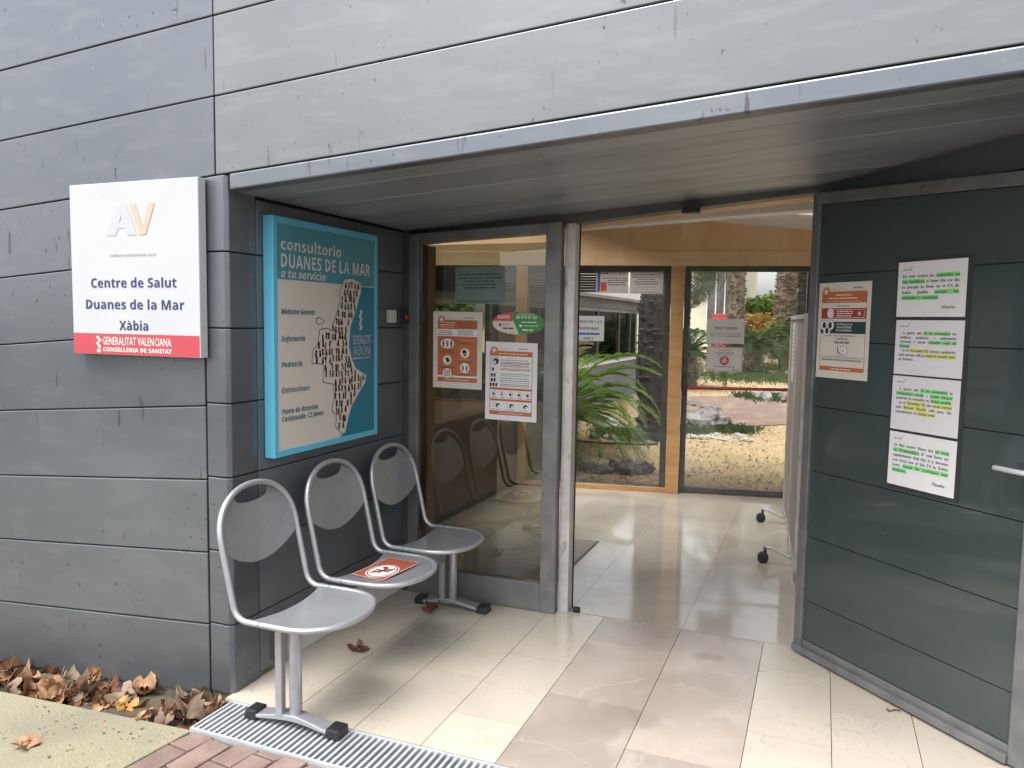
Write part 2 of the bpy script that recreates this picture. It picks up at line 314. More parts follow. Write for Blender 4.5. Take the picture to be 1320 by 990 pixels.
class MB:
    def __init__(s, M=None): s.v = []; s.f = []; s.mi = []; s.mats = []; s.M = M; s.tone = []; s.sm = []
    def m(s, mt):
        if mt not in s.mats: s.mats.append(mt)
        return s.mats.index(mt)
    def add(s, vs, fs, mt, tone=.5, smooth=False):
        b = len(s.v); i = s.m(mt)
        s.v += [tuple(s.M @ Vector(p)) if s.M else tuple(p) for p in vs]
        s.f += [tuple(b+k for k in f) for f in fs]; s.mi += [i]*len(fs); s.tone += [tone]*len(fs); s.sm += [smooth]*len(fs)
    def box(s, a, b, mt, tone=.5):
        x0, y0, z0 = [min(p, q) for p, q in zip(a, b)]; x1, y1, z1 = [max(p, q) for p, q in zip(a, b)]
        s.add([(x0,y0,z0),(x1,y0,z0),(x1,y1,z0),(x0,y1,z0),(x0,y0,z1),(x1,y0,z1),(x1,y1,z1),(x0,y1,z1)],
              [(3,2,1,0),(4,5,6,7),(0,1,5,4),(1,2,6,5),(2,3,7,6),(3,0,4,7)], mt, tone)
    def hull8(s, p, mt, tone=.5):      # eight points: bottom ring then top ring
        s.add(p, [(3,2,1,0),(4,5,6,7),(0,1,5,4),(1,2,6,5),(2,3,7,6),(3,0,4,7)], mt, tone)
    def prism(s, poly, d, mt, tone=.5, smooth=False):     # poly: 3D points, d: extrusion vector
        n = len(poly); d = Vector(d); q = [Vector(p) for p in poly]
        s.add(q+[p+d for p in q], [tuple(range(n))[::-1], tuple(range(n, 2*n))]+[(i, (i+1) % n, n+(i+1) % n, n+i) for i in range(n)], mt, tone, smooth)
    def tube(s, pts, r, mt, n=10, closed=False, cap=True, rr=None):
        pts = [Vector(p) for p in pts]; N = len(pts); vs = []; up = None
        for i, p in enumerate(pts):
            a = pts[(i-1) % N] if (closed or i) else p; b = pts[(i+1) % N] if (closed or i < N-1) else p
            t = (b-a).normalized()
            if up is None: up = Vector((0, 0, 1)) if abs(t.z) < .9 else Vector((1, 0, 0))
            x = t.cross(up); 
            if x.length < 1e-5: x = t.cross(Vector((0, 1, 0)))
            x.normalize(); y = x.cross(t).normalized(); up = y
            rad = rr[i] if rr else r
            vs += [p+rad*(math.cos(2*math.pi*k/n)*x+math.sin(2*math.pi*k/n)*y) for k in range(n)]
        fs = []
        for i in range(N if closed else N-1):
            j = (i+1) % N
            off = 0
            if closed and j == 0:
                off = min(range(n), key=lambda o: (vs[i*n]-vs[o]).length_squared)
            fs += [(i*n+k, i*n+(k+1) % n, j*n+(k+1+off) % n, j*n+(k+off) % n) for k in range(n)]
        if cap and not closed: fs += [tuple(range(n))[::-1], tuple(range((N-1)*n, N*n))]
        s.add(vs, fs, mt, .5, True)
    def cyl(s, a, b, r, mt, n=16): s.tube([a, b], r, mt, n)
    def build(s, name, parent=None, bevel=0, seg=2, tone=False):
        me = bpy.data.meshes.new(name); me.from_pydata(s.v, [], s.f)
        for x in s.mats: me.materials.append(x)
        me.polygons.foreach_set('material_index', s.mi); me.polygons.foreach_set('use_smooth', s.sm)
        if tone:
            a = me.attributes.new('tone', 'FLOAT', 'FACE'); a.data.foreach_set('value', s.tone)
        me.update()
        o = bpy.data.objects.new(name, me); COL.objects.link(o)
        if parent:
            o.parent = parent
            o.matrix_parent_inverse = Matrix.Translation(-parent_loc(parent))
        if bevel:
            b = o.modifiers.new('bevel', 'BEVEL'); b.width = bevel; b.segments = seg; b.limit_method = 'ANGLE'; b.angle_limit = R(40)
        return o
def parent_loc(o):
    l = Vector(o.location)
    while o.parent:
        l = l + (o.matrix_parent_inverse.translation); o = o.parent; l = l + Vector(o.location)
    return l
def tag(o, label=None, cat=None, group=None, kind=None):
    if label: o['label'] = label
    if cat: o['category'] = cat
    if group: o['group'] = group
    if kind: o['kind'] = kind
    return o
def thing(name, label, cat, loc=(0, 0, 0), group=None):
    o = bpy.data.objects.new(name, None); COL.objects.link(o); o.location = loc; o.empty_display_size = .1
    return tag(o, label, cat, group)
class Sheet:
    """a flat printed thing: origin at its lower left corner, U right, V up, N out of the face"""
    def __init__(s, O, U, V, w, h, mt, thick=.0012, N=None):
        s.O = Vector(O); s.U = Vector(U).normalized(); s.V = Vector(V).normalized(); s.N = s.U.cross(s.V).normalized()
        s.w = w; s.h = h; s.b = MB(); s.lift = .0004
        if mt: s.b.prism([s.P(0, 0, -thick), s.P(w, 0, -thick), s.P(w, h, -thick), s.P(0, h, -thick)], s.N*thick, mt)
    def P(s, u, v, n=0): return s.O+s.U*u+s.V*v+s.N*n
    def poly(s, pts, mt, layer=1): s.b.add([s.P(u, v, layer*s.lift) for u, v in pts], [tuple(range(len(pts)))], mt)
    def rect(s, u0, v0, u1, v1, mt, layer=1): s.poly([(u0, v0), (u1, v0), (u1, v1), (u0, v1)], mt, layer)
    def disc(s, u, v, r, mt, layer=1, ry=None, n=24): s.poly([(u+r*math.cos(6.2832*k/n), v+(ry or r)*math.sin(6.2832*k/n)) for k in range(n)], mt, layer)
    def text(s, t, u, v, h, mt, layer=2, align='l', width=None, shear=0, bold=0, maxw=None, st=None):
        if st is None: st = 'sansbi' if shear else 'sansb' if bold > 0 else 'sans' if bold == 0 else 'plain'
        vs, fs, x0, x1 = text_geo(t, 0 if st == 'sansbi' else shear, 0, st)
        if not vs: return 0
        k = h/CAP; kx = k
        if width: kx = width/(x1-x0)
        if maxw and (x1-x0)*kx > maxw: kx = maxw/(x1-x0)
        W = (x1-x0)*kx; o = {'l': 0, 'c': -W/2, 'r': -W}[align]
        for q in ((0,) if bold <= .03 else (-1, -.4, .4, 1)):
            s.b.add([s.P(u+o+(x-x0)*kx+q*bold*k*1.1, v+y*k, (layer+.06*q)*s.lift) for x, y in vs], fs, mt)
        return W
    def dashes(s, u, v, w, h, mt, layer=2, seed=0, align='l', fill=1):
        """print too small to read: a row of word-long strokes"""
        rg = random.Random(seed+int(u*9999)+int(v*77777)); x = u; e = u+w*fill
        if align == 'c': x = u+w*(1-fill)/2; e = x+w*fill
        while x < e-h:
            l = min(h*rg.uniform(1.2, 4.5), e-x); s.rect(x, v, x+l, v+h*.62, mt, layer); x += l+h*.55
    def build(s, name, parent=None): return s.b.build(name, parent)

# ================================================================== GROUND
def sheet(name, poly, z, mt, thick=.0):
    b = MB(); b.add([(x, y, z if not callable(z) else z(x, y)) for x, y in poly], [tuple(range(len(poly)))], mt); return tag(b.build(name), kind='structure')
b = MB(); b.box((-300, -300, -.30), (300, 400, -.24), earth); tag(b.build('ground'), kind='structure')
# yellow pavement, falling gently to the left
zp = lambda x: -.012+.047*(x+2.15)
b = MB()
b.hull8([(-9, -8, -.6), (-2.42, 0, -.6), (-2.155, 2.20, -.3), (-9, 2.17, -.6),
         (-9, -8, zp(-9)), (-2.42, 0, zp(-2.42)), (-2.155, 2.20, zp(-2.155)), (-9, 2.17, zp(-9))], pavem)
b.hull8([(-9, -8, -.6), (-3.6, -8, -.6), (-2.42, 0, -.6), (-2.43, 0, -.6), (-9, -8, zp(-9)), (-3.6, -8, zp(-3.6)), (-2.42, 0, zp(-2.42)), (-2.43, 0, zp(-2.43))], pavem)
tag(b.build('pavement', bevel=.008), kind='structure')
b = MB(); b.hull8([(-9, 2.18, -.7), (-2.16, 2.21, -.28), (-2.16, 2.5, -.28), (-9, 2.5, -.7), (-9, 2.18, -.42), (-2.16, 2.21, -.075), (-2.16, 2.5, -.06), (-9, 2.5, -.40)], soil)
tag(b.build('planting_strip'), kind='structure')
# brick paving: every brick bevelled, one sheet of paving
b = MB(); b.hull8([(-2.41, -.2, -.2), (6, -.2, -.2), (6, 2.185, -.2), (-2.15, 2.185, -.2), (-2.41, -.2, -.018), (6, -.2, -.018), (6, 2.185, -.018), (-2.15, 2.185, -.018)], grout)
rg = random.Random(3)
a0 = R(84)
du = Vector((math.cos(a0), math.sin(a0), 0)); dv = Vector((-math.sin(a0), math.cos(a0), 0))
o0 = Vector((-2.148, 2.19, 0))
for j in range(-44, 0):
    for i in range(-12, 6):
        u0 = i*.205+(.1025 if j % 2 else 0); v0 = j*.105
        c = o0+du*(u0+.1)+dv*(v0+.05)
        if c.y > 2.27 or c.y < .2 or c.x > 2.2: continue
        t = rg.random(); dz = rg.uniform(-.003, .002)
        ps = [o0+du*(u0+a)+dv*(v0+e) for a, e in ((.003, .003), (.201, .003), (.201, .101), (.003, .101))]
        if min(p.y for p in ps) > 2.15: continue
        ps = [Vector((p.x, min(p.y, 2.183+.0004*k_), 0)) for k_, p in enumerate(ps)]
        b.hull8([(p.x, p.y, -.06) for p in ps]+[(p.x, p.y, -.008+dz) for p in ps], brick, t)
tag(b.build('brick_paving', bevel=.004, tone=True), kind='structure')
# marble floor outside the door: tiles of three widths
b = MB(); b.box((-2.2, 2.425, -.2), (3.2, 3.915, -.012), grout)
rg = random.Random(11)
def tiles(x0, x1, joints, mt, y0=2.425, y1=3.91):
    ys = [y0]+[j for j in joints if y0 < j < y1]+[y1]
    for a, c in zip(ys, ys[1:]): b.box((x0+.0014, a+.0014, -.06), (x1-.0014, c-.0014, 0), mt, rg.random())
J1 = (2.70, 3.30); J2 = (2.41, 3.005, 3.61)
for x0, x1, J, mt in ((-2.2, -1.885, J2, mar_cream), (-1.885, -1.59, J1, mar_cream), (-1.59, -1.30, J2, mar_cream), (-1.30, -1.005, J1, mar_cream),
                      (-1.005, -.605, (3.0, 3.61), mar_grey), (-.605, -.203, (2.70, 3.31), mar_grey),
                      (-.203, .097, J2, mar_cream), (.097, .397, J1, mar_cream), (.397, .697, J2, mar_cream), (.697, .997, J1, mar_cream), (.997, 1.297, J2, mar_cream), (1.297, 1.6, J1, mar_cream)):
    tiles(x0, x1, J, mt)
tag(b.build('entrance_floor', tone=True), kind='structure')
yb = lambda x: 6.977+.18*(x+2.158)+.02
b = MB(); b.hull8([(-6, 3.918, -.2), (4, 3.918, -.2), (4, yb(4), -.2), (-6, yb(-6), -.2), (-6, 3.918, -.012), (4, 3.918, -.012), (4, yb(4), -.012), (-6, yb(-6), -.012)], grout)
rg = random.Random(5)
for i in range(-10, 7):
    x0 = -.6+i*.6
    y = 3.918+(.4 if i % 2 else 0)-.8; k = 0
    while y < 7.85:
        y1 = min(y+.8, 7.88); ya = max(y, 3.92)
        e0, e1 = min(y1, yb(x0)), min(y1, yb(x0+.6))
        if min(e0, e1) > ya+.02:
            q = [(x0+.0006, ya+.0006), (x0+.5994, ya+.0006), (x0+.5994, e1-.0006), (x0+.0006, e0-.0006)]
            b.hull8([(u_, v_, -.06) for u_, v_ in q]+[(u_, v_, 0) for u_, v_ in q], mar_in, rg.random())
        y += .8
tag(b.build('interior_floor', tone=True), kind='structure')
# garden ground
def gz(x, y): return -.06+min(max(y-7.2, 0)*.022, .24)+.015*math.sin(x*1.7+y)*math.cos(y*.9)
b = MB(); xs = [-60, -30, -16]+[-10+.5*i for i in range(33)]+[12, 25, 60]; ys = [6.4+.5*i for i in range(41)]+[30, 40, 60, 110]
b.add([(x, y, gz(x, y)) for y in ys for x in xs], [(j*len(xs)+i, j*len(xs)+i+1, (j+1)*len(xs)+i+1, (j+1)*len(xs)+i) for j in range(len(ys)-1) for i in range(len(xs)-1)], gravel, smooth=True)
tag(b.build('garden_ground'), kind='structure')
b = MB(); pts = []
for k in range(40):
    a = 6.2832*k/40; r = 1+.12*math.sin(3*a)+.08*math.sin(7*a+1); pts.append((-.9+1.5*r*math.cos(a), 14.3+2.0*r*math.sin(a)))
b.add([(-.9, 14.1, gz(-.9, 14.1)+.03)]+[(x, y, gz(x, y)+.012) for x, y in pts]+[((x-.9)/2, (y+14.1)/2, gz((x-.9)/2, (y+14.1)/2)+.03) for x, y in pts],
      [(0, 41+k, 41+(k+1) % 40) for k in range(40)]+[(41+k, 1+k, 1+(k+1) % 40, 41+(k+1) % 40) for k in range(40)], red_gravel, smooth=True)
tag(b.build('red_gravel_bed'), kind='structure')

# drain grate
g = thing('drain_grate', 'long galvanised slotted drain grate between the brick paving and the marble floor', 'drain', (-.6, 2.305, 0))
b = MB(); b.box((-2.15, 2.19, -.05), (2.4, 2.20, .001), galv); b.box((-2.15, 2.412, -.05), (2.4, 2.42, .001), galv); b.box((-2.158, 2.19, -.05), (-2.15, 2.42, .001), galv)
b.build('frame', g, .001)
b = MB()
x = -2.14
while x < 2.35:
    b.hull8([(x, 2.20, -.03), (x+.012, 2.20, -.03), (x+.012, 2.412, -.03), (x, 2.412, -.03), (x, 2.20, 0), (x+.012, 2.20, 0), (x+.012, 2.412, 0), (x, 2.412, 0)], galv); x += .026
b.build('bars', g, .0015, 1)
b = MB(); b.box((-2.15, 2.20, -.19), (2.4, 2.412, -.10), backing); b.build('channel', g)

# ================================================================== BUILDING
B = thing('health_centre_building', 'grey zinc clad health centre with a recessed glazed entrance', 'building', (-1, 4, 0))
YF = 2.46; SL = .072
def seam(k, x): return 2.406+.303*k+SL*(x+2.245)
b = MB(); rg = random.Random(2)
GAP = .0023; T = .022
def panel(x0, x1, za0, za1, zb0, zb1, mt):      # z at left bottom/top and right bottom/top
    t = rg.random(); dy = rg.uniform(-.0012, .0012)
    b.hull8([(x0+GAP, YF+dy, za0+GAP), (x1-GAP, YF+dy, zb0+GAP), (x1-GAP, YF+T, zb0+GAP), (x0+GAP, YF+T, za0+GAP),
             (x0+GAP, YF+dy, za1-GAP), (x1-GAP, YF+dy, zb1-GAP), (x1-GAP, YF+T, zb1-GAP), (x0+GAP, YF+T, za1-GAP)], mt, t)
XJ = -2.243
for k in range(-8, 8):
    z = lambda x, kk: seam(kk, x)
    xr = XJ if k >= -1 else -2.308
    for x0, x1 in ((-9.2, -6.1), (-6.1, xr)):
        lo0, lo1 = z(x0, k), z(x1, k)
        if k == -8: lo0, lo1 = lo0-.0, lo1
        if k == -1: pass
        panel(x0, x1, lo0, z(x0, k+1), lo1, z(x1, k+1), zinc)
    if k >= -1:
        for x0, x1 in ((XJ, 3.2), (3.2, 6)): panel(x0, x1, z(x0, k), z(x0, k+1), z(x1, k), z(x1, k+1), zinc_warm)
wc = b.build('wall_cladding', B, .004, 2, True)
# end pier of the left wall: courses that wrap round the corner
b = MB(); rg = random.Random(4)
ZS = [-.004, .29, .597, .902, 1.203, 1.505, 1.807, 2.113]
for i, (z0, z1) in enumerate(zip(ZS, ZS[1:])):
    c0, c1 = (z0+GAP, z1-GAP)
    t = rg.random()
    y1 = 2.63
    P = [(-2.302, YF), (-2.206, YF), (-2.19, YF+.016), (-2.19, y1), (-2.212, y1), (-2.212, YF+T), (-2.302, YF+T)]
    zt = lambda x: min(c1, seam(-1, x)-GAP)
    b.add([(x, y, c0) for x, y in P]+[(x, y, zt(x)) for x, y in P], [(6, 5, 4, 3, 2, 1, 0), (7, 8, 9, 10, 11, 12, 13)]+[(k, (k+1) % 7, 7+(k+1) % 7, 7+k) for k in range(7)], zinc, t)
b.build('corner_cladding', B, .004, 2, True)
b = MB(); rg = random.Random(9)
ZT = [.02, .29, .597, .902, 1.203, 1.505, 1.807, 2.034]
for z0, z1 in zip(ZT, ZT[1:]):
    x = -2.19+rg.uniform(-.001, .001); b.box((x-.022, 2.634+GAP/2, z0+GAP), (x, 3.955, z1-GAP), dark_zinc, rg.random())
b.build('recess_cladding', B, .003, 2, True)
b = MB()     # solid core of the left wall behind the joints
b.hull8([(-9.1, YF+T, -.5), (-2.212, YF+T, .0), (-2.212, 3.9, .0), (-9.1, 3.9, -.5), (-9.1, YF+T, 1.9), (-2.212, YF+T, 2.10), (-2.212, 3.9, 2.06), (-9.1, 3.9, 1.9)], backing)
b.hull8([(-9.1, YF+T, 1.86), (6, YF+T, seam(-1, 6)), (6, YF+.24, seam(-1, 6)), (-9.1, YF+.24, 1.86), (-9.1, YF+T, 4.7), (6, YF+T, 5.2), (6, YF+.24, 5.2), (-9.1, YF+.24, 4.7)], backing)
b.build('wall_core', B)
b = MB(); b.hull8([(-9, 2.478, -.8), (-2.215, 2.478, -.25), (-2.215, 3.9, -.25), (-9, 3.9, -.8), (-9, 2.478, -.42), (-2.215, 2.478, .006), (-2.215, 3.9, .018), (-9, 3.9, -.42)], concrete)
b.box((-2.2148, 2.50, -.25), (-2.199, 3.955, .019), concrete); b.build('plinth', B)
# lintel over the entrance and its underside
def sof(x): return 2.043+.069*(x+2.168)
b = MB(); x0, x1 = -2.168, 6.
b.hull8([(x0, YF-.006, sof(x0)), (x1, YF-.006, sof(x1)), (x1, YF+.06, sof(x1)), (x0, YF+.06, sof(x0)),
         (x0, YF-.006, seam(-1, x0)-.004), (x1, YF-.006, seam(-1, x1)-.004), (x1, YF+.06, seam(-1, x1)-.004), (x0, YF+.06, seam(-1, x0)-.004)], zinc, .95)
b.build('entrance_lintel', B, .006, 2, True)
b = MB(); ysf = [YF+.06, 2.668, 2.97, 3.27, 3.57, 3.955]; rg = random.Random(6)
for i, (a, c) in enumerate(zip(ysf, ysf[1:])):
    d = rg.uniform(0, .003); xa, xb = -2.188, 2.6
    b.hull8([(xa, a+.002, sof(xa)+d), (xb, a+.002, sof(xb)+d), (xb, c-.002, sof(xb)+d), (xa, c-.002, sof(xa)+d), (xa, a+.002, sof(xa)+.03), (xb, a+.002, sof(xb)+.03), (xb, c-.002, sof(xb)+.03), (xa, c-.002, sof(xa)+.03)], soffit_zinc, rg.random())
b.build('soffit', B, .004, 2, True)
b = MB(); b.hull8([(-2.3, YF+.25, 2.09), (4, YF+.25, 2.52), (4, 3.955, 2.52), (-2.3, 3.955, 2.09), (-2.3, YF+.25, 2.8), (4, YF+.25, 2.8), (4, 3.955, 2.8), (-2.3, 3.955, 2.8)], backing)
b.build('soffit_core', B)

# splayed wall the open door leans back against
D0 = Vector((-.053, 3.878, 0)); DD = Vector((.679+.053, 3.141-3.878, 0)).normalized(); DN = Vector((-.7096, -.7046, 0)); DN = Vector((DD.y, -DD.x, 0)); 
if DN.y > 0: DN = -DN
DM = Matrix(((DD.x, DN.x, 0, D0.x), (DD.y, DN.y, 0, D0.y), (0, 0, 1, 0), (0, 0, 0, 1)))     # local (along, out, up)
b = MB(DM); rg = random.Random(8)
for z0, z1 in zip([.0, .29, .597, .902, 1.203, 1.505, 1.807, 2.113], [.29, .597, .902, 1.203, 1.505, 1.807, 2.113, 2.5]):
    b.box((-.01, -.09, z0+GAP), (2.0, -.065, z1-GAP), dark_zinc, rg.random())
b.box((-.01, -.2, 0), (2.0, -.091, 2.6), backing)
b.build('splayed_cladding', B, .003, 2, True)

# head frame above the glazing, lining and jambs
def head(x): return 2.057+.088*(x+1.253)
b = MB(); xa, xb = -2.19, -.02
b.hull8([(xa, 3.90, head(xa)-.006), (xb, 3.90, head(xb)), (xb, 4.0, head(xb)), (xa, 4.0, head(xa)-.006), (xa, 3.90, 2.30), (xb, 3.90, 2.42), (xb, 4.0, 2.42), (xa, 4.0, 2.30)], steel_dark)
b.build('door_head', B, .003)
b = MB(); b.hull8([(-1.25, 4.003, head(-1.25)), (-.0, 4.003, head(0)), (-.0, 4.12, head(0)-.004), (-1.25, 4.12, head(-1.25)-.004), (-1.25, 4.003, 2.4), (0, 4.003, 2.4), (0, 4.12, 2.4), (-1.25, 4.12, 2.4)], wood)
b.build('wood_head_lining', B, .002)
b = MB(); b.hull8([(-1.4, 4.36, 2.085), (.4, 4.36, 2.17), (.4, 4.48, 2.17), (-1.4, 4.48, 2.085), (-1.4, 4.36, 2.14), (.4, 4.36, 2.21), (.4, 4.48, 2.21), (-1.4, 4.48, 2.14)], white_metal); b.build('white_ceiling_rail', B, .003)
b = MB(); b.box((-.66, 3.86, head(-.62)-.028), (-.575, 3.898, head(-.62)+.018), black_pl); b.box((-.652, 3.855, head(-.62)-.024), (-.583, 3.86, head(-.62)-.002), black_rub); b.build('door_sensor', B, .006)
b = MB(); b.box((-1.256, 3.885, 0), (-1.202, 3.985, head(-1.23)-.002), alu); b.box((-1.2018, 3.96, .001), (-1.198, 3.975, head(-1.2)-.003), black_rub); b.build('door_jamb', B, .004)
b = MB(); b.cyl((-1.165, 3.93, 0), (-1.165, 3.93, .02), .02, black_rub); b.build('door_stop', B)
b = MB(); b.box((-.05, 3.905, 0), (.02, 4.0, 2.2), steel_dark); b.build('hinge_jamb', B, .003)

# fixed sidelight beside the door
S = thing('sidelight', None, None); COL.objects.unlink(S); bpy.data.objects.remove(S)
b = MB(); y0, y1 = 3.835, 3.895
ft = lambda x: 2.02+.047*(x+2.143)
b.hull8([(-2.145, y0, 0), (-2.085, y0, 0), (-2.085, y1, 0), (-2.145, y1, 0), (-2.145, y0, ft(-2.145)), (-2.085, y0, ft(-2.085)), (-2.085, y1, ft(-2.085)), (-2.145, y1, ft(-2.145))], steel)
b.hull8([(-1.345, y0, 0), (-1.262, y0, 0), (-1.262, y1, 0), (-1.345, y1, 0), (-1.345, y0, ft(-1.345)), (-1.262, y0, ft(-1.262)), (-1.262, y1, ft(-1.262)), (-1.345, y1, ft(-1.345))], steel)
b.hull8([(-2.085, y0+.001, ft(-2.085)-.055), (-1.345, y0+.001, ft(-1.345)-.055), (-1.345, y1, ft(-1.345)-.055), (-2.085, y1, ft(-2.085)-.055), (-2.085, y0+.001, ft(-2.085)), (-1.345, y0+.001, ft(-1.345)), (-1.345, y1, ft(-1.345)), (-2.085, y1, ft(-2.085))], steel)
b.box((-2.085, y0+.001, 0.004), (-1.345, y1, .155), steel)
fr = b.build('sidelight_frame', B, .003)
b = MB(); b.box((-2.084, 3.862, .156), (-1.346, 3.870, 1.96), glass_tint); b.build('pane', fr)
b = MB(); b.box((-2.083, 3.875, .156), (-2.048, 3.97, 1.962), wood); b.build('wood_bead', fr, .002)
b = MB(); b.box((-2.19, 3.84, 0), (-2.147, 3.955, 2.04), steel_dark); b.build('side_jamb', B, .002)

# the open door leaf
DF = MB(DM)
ztop = lambda s: 2.152-.06*s
def stile(s0, s1, mt):
    DF.hull8([(s0, -.03, .012), (s1, -.03, .012), (s1, .02, .012), (s0, .02, .012), (s0, -.03, ztop(s0)), (s1, -.03, ztop(s1)), (s1, .02, ztop(s1)), (s0, .02, ztop(s0))], mt)
stile(0, .046, steel)
DF.hull8([(.046, -.03, ztop(.046)-.05), (1.05, -.03, ztop(1.05)-.05), (1.05, .019, ztop(1.05)-.05), (.046, .019, ztop(.046)-.05), (.046, -.03, ztop(.046)), (1.05, -.03, ztop(1.05)), (1.05, .019, ztop(1.05)), (.046, .019, ztop(.046))], steel)
DF.box((.046, -.03, .012), (1.05, .012, .075), steel); DF.box((.0, .0125, .0125), (1.05, .032, .045), steel)
stile(1.05, 1.135, steel)
dl = DF.build('door', B, .003)
b = MB(DM); zs = [.077, .264, .569, .880, 1.181, 1.480, 1.781]
for i, z0 in enumerate(zs):
    if i < 6: b.box((.047, -.02, z0+.0015), (1.049, .004, zs[i+1]-.0015), door_glass)
    else: b.hull8([(.047, -.02, z0+.0015), (1.049, -.02, z0+.0015), (1.049, .004, z0+.0015), (.047, .004, z0+.0015), (.047, -.02, ztop(.047)-.052), (1.049, -.02, ztop(1.049)-.052), (1.049, .004, ztop(1.049)-.052), (.047, .004, ztop(.047)-.052)], door_glass)
b.build('glass_panel', dl, .0015, 1)
b = MB(DM); b.box((.048, -.022, .08), (1.048, -.0205, 2.02), backing); b.build('panel_backing', dl)
b = MB(DM); b.tube([(1.09, .02, 1.062), (1.09, .055, 1.062), (1.083, .066, 1.062), (1.06, .069, 1.062), (.965, .069, 1.064)], .0095, galv, 12); b.box((1.065, .0205, .97), (1.115, .026, 1.13), galv); b.build('door_handle', dl, .002)

# back wall toward the garden
BO = Vector((-2.158, 6.977, 0)); BD = Vector((.984, .177, 0)).normalized(); BNi = Vector((BD.y, -BD.x, 0))
BM = Matrix(((BD.x, BNi.x, 0, BO.x), (BD.y, BNi.y, 0, BO.y), (0, 0, 1, 0), (0, 0, 0, 1)))     # local (along, into the room, up)
W = MB(BM)
W.box((-2.6, -.06, 0), (-2.53, .0, 2.02), steel_dark); W.box((.822, -.06, 0), (.878, 0, 2.069), steel_dark)
W.box((-2.53, -.06, 2.015), (.822, 0, 2.069), steel_dark); W.box((-2.53, -.06, 0), (.822, 0.02, .05), steel_dark)
gw = W.build('garden_window', B, .003)
b = MB(BM); b.box((-2.53, -.034, .051), (.821, -.026, 2.014), glass_clear); b.build('pane', gw)
b = MB(BM); b.box((.88, -.07, 0), (.995, .06, 2.064), wood); b.build('wood_post', B, .003)
b = MB(BM); b.box((-.54, -.07, 0), (-.43, .06, 2.064), wood); b.build('wood_post', B, .003)
b = MB(BM); b.box((-2.6, .061, 0), (-.50, .09, .775), wood_dark); b.box((-2.6, .061, .776), (-.50, .10, .80), wood_dark); b.build('low_wood_wall', B, .003)
b = MB(BM); b.box((-.43, .0205, 0), (.88, .05, .045), wood); b.build('wood_sill', B, .003)
W = MB(BM)
W.box((1.0, -.055, 0), (1.052, .0, 2.07), steel_dark); W.box((2.05, -.055, 0), (2.11, .0, 2.07), steel_dark); W.box((1.052, -.055, 2.02), (2.05, 0, 2.07), steel_dark); W.box((1.052, -.055, 0.005), (2.05, 0, .06), steel_dark)
gd = W.build('garden_door', B, .003)
b = MB(BM); b.box((1.053, -.034, .061), (2.049, -.026, 2.019), glass_clear); b.build('pane', gd)
b = MB(BM); b.cyl((1.03, .05, .975), (2.07, .05, .985), .014, orange_d); b.build('push_bar', gd)
b = MB(BM); b.box((1.005, .001, .92), (1.045, .07, 1.06), black_pl); b.build('latch_box', gd, .005)
b = MB(BM); b.box((-3.4, -.12, 2.075), (.982, .05, 3.0), wood_panel); b.box((.985, -.12, 2.075), (4.4, .05, 3.0), wood_panel)
b.box((-3.4, .0505, 2.07), (4.4, .056, 2.2), wood_panel); b.build('wood_band', B, .002)
b = MB(BM); b.box((2.112, -.12, 0), (2.3, .05, 2.07), wood_panel); b.build('wood_wall', B, .002)
b = MB(BM); b.box((2.31, -.06, 0), (2.37, 0, 2.07), steel_dark); b.box((4.3, -.06, 0), (4.36, 0, 2.07), steel_dark); b.box((2.37, -.06, .001), (4.3, 0, .05), steel_dark); b.box((2.37, -.06, 2.0), (4.3, 0, 2.06), steel_dark)  # unseen extra glazing right of the garden door, added to let in light
f = b.build('garden_window', B, .003); b = MB(BM); b.box((2.371, -.034, .051), (4.299, -.026, 1.999), glass_clear); b.build('pane', f)
b = MB(BM); z = 1.84
UB = .195; b.box((-2.52, -.17, 1.835), (UB, -.12, 1.85), steel_dark)
while z < 2.04:
    b.hull8([(-2.52, -.165, z), (UB, -.165, z), (UB, -.125, z+.016), (-2.52, -.125, z+.016), (-2.52, -.165, z+.003), (UB, -.165, z+.003), (UB, -.125, z+.019), (-2.52, -.125, z+.019)], steel_dark); z += .024
b.build('louvre_blind', B)
# room shell
b = MB(); zc = lambda x: 2.37-.105*(x+.1)
def ceil(x0, x1, y0, y1): b.hull8([(x0, y0, zc(x0)), (x1, y0, zc(x1)), (x1, y1, zc(x1)), (x0, y1, zc(x0)), (x0, y0, zc(x0)+.05), (x1, y0, zc(x1)+.05), (x1, y1, zc(x1)+.05), (x0, y1, zc(x0)+.05)], plaster)
ceil(-5.6, 3.2, 4.001, 4.6); ceil(-5.6, -1.3, 6.75, 7.9); ceil(-1.3, 3.2, 6.3, 7.9); ceil(-5.6, -5.3, 4.6, 6.75); ceil(2.7, 3.2, 4.6, 6.3); ceil(-1.3, -1.0, 4.6, 6.3)
b.build('ceiling', B)
b = MB(); b.box((-5.7, 3.95, -.2), (-5.6, 7.0, 3.0), plaster); b.build('end_wall', B)
b = MB(); b.box((2.9, 4.07, -.2), (3.0, 8.1, 2.6), plaster); b.build('end_wall', B)
b = MB(); b.box((-5.59, 3.905, 0), (-2.195, 3.95, 2.9), wood_panel); b.build('front_inner_wall', B)
b = MB(); b.box((.03, 4.0, 0), (2.89, 4.06, 2.3), plaster); b.build('front_inner_wall', B)
def rl(x0, x1, y0, y1):
    b = MB(); b.hull8([(x0, y0, zc(x0)+.06), (x1, y0, zc(x1)+.06), (x1, y1, zc(x1)+.06), (x0, y1, zc(x0)+.06), (x0, y0, zc(x0)+.072), (x1, y0, zc(x1)+.072), (x1, y1, zc(x1)+.072), (x0, y1, zc(x0)+.072)], glass_clear); b.build('added_rooflight', B)
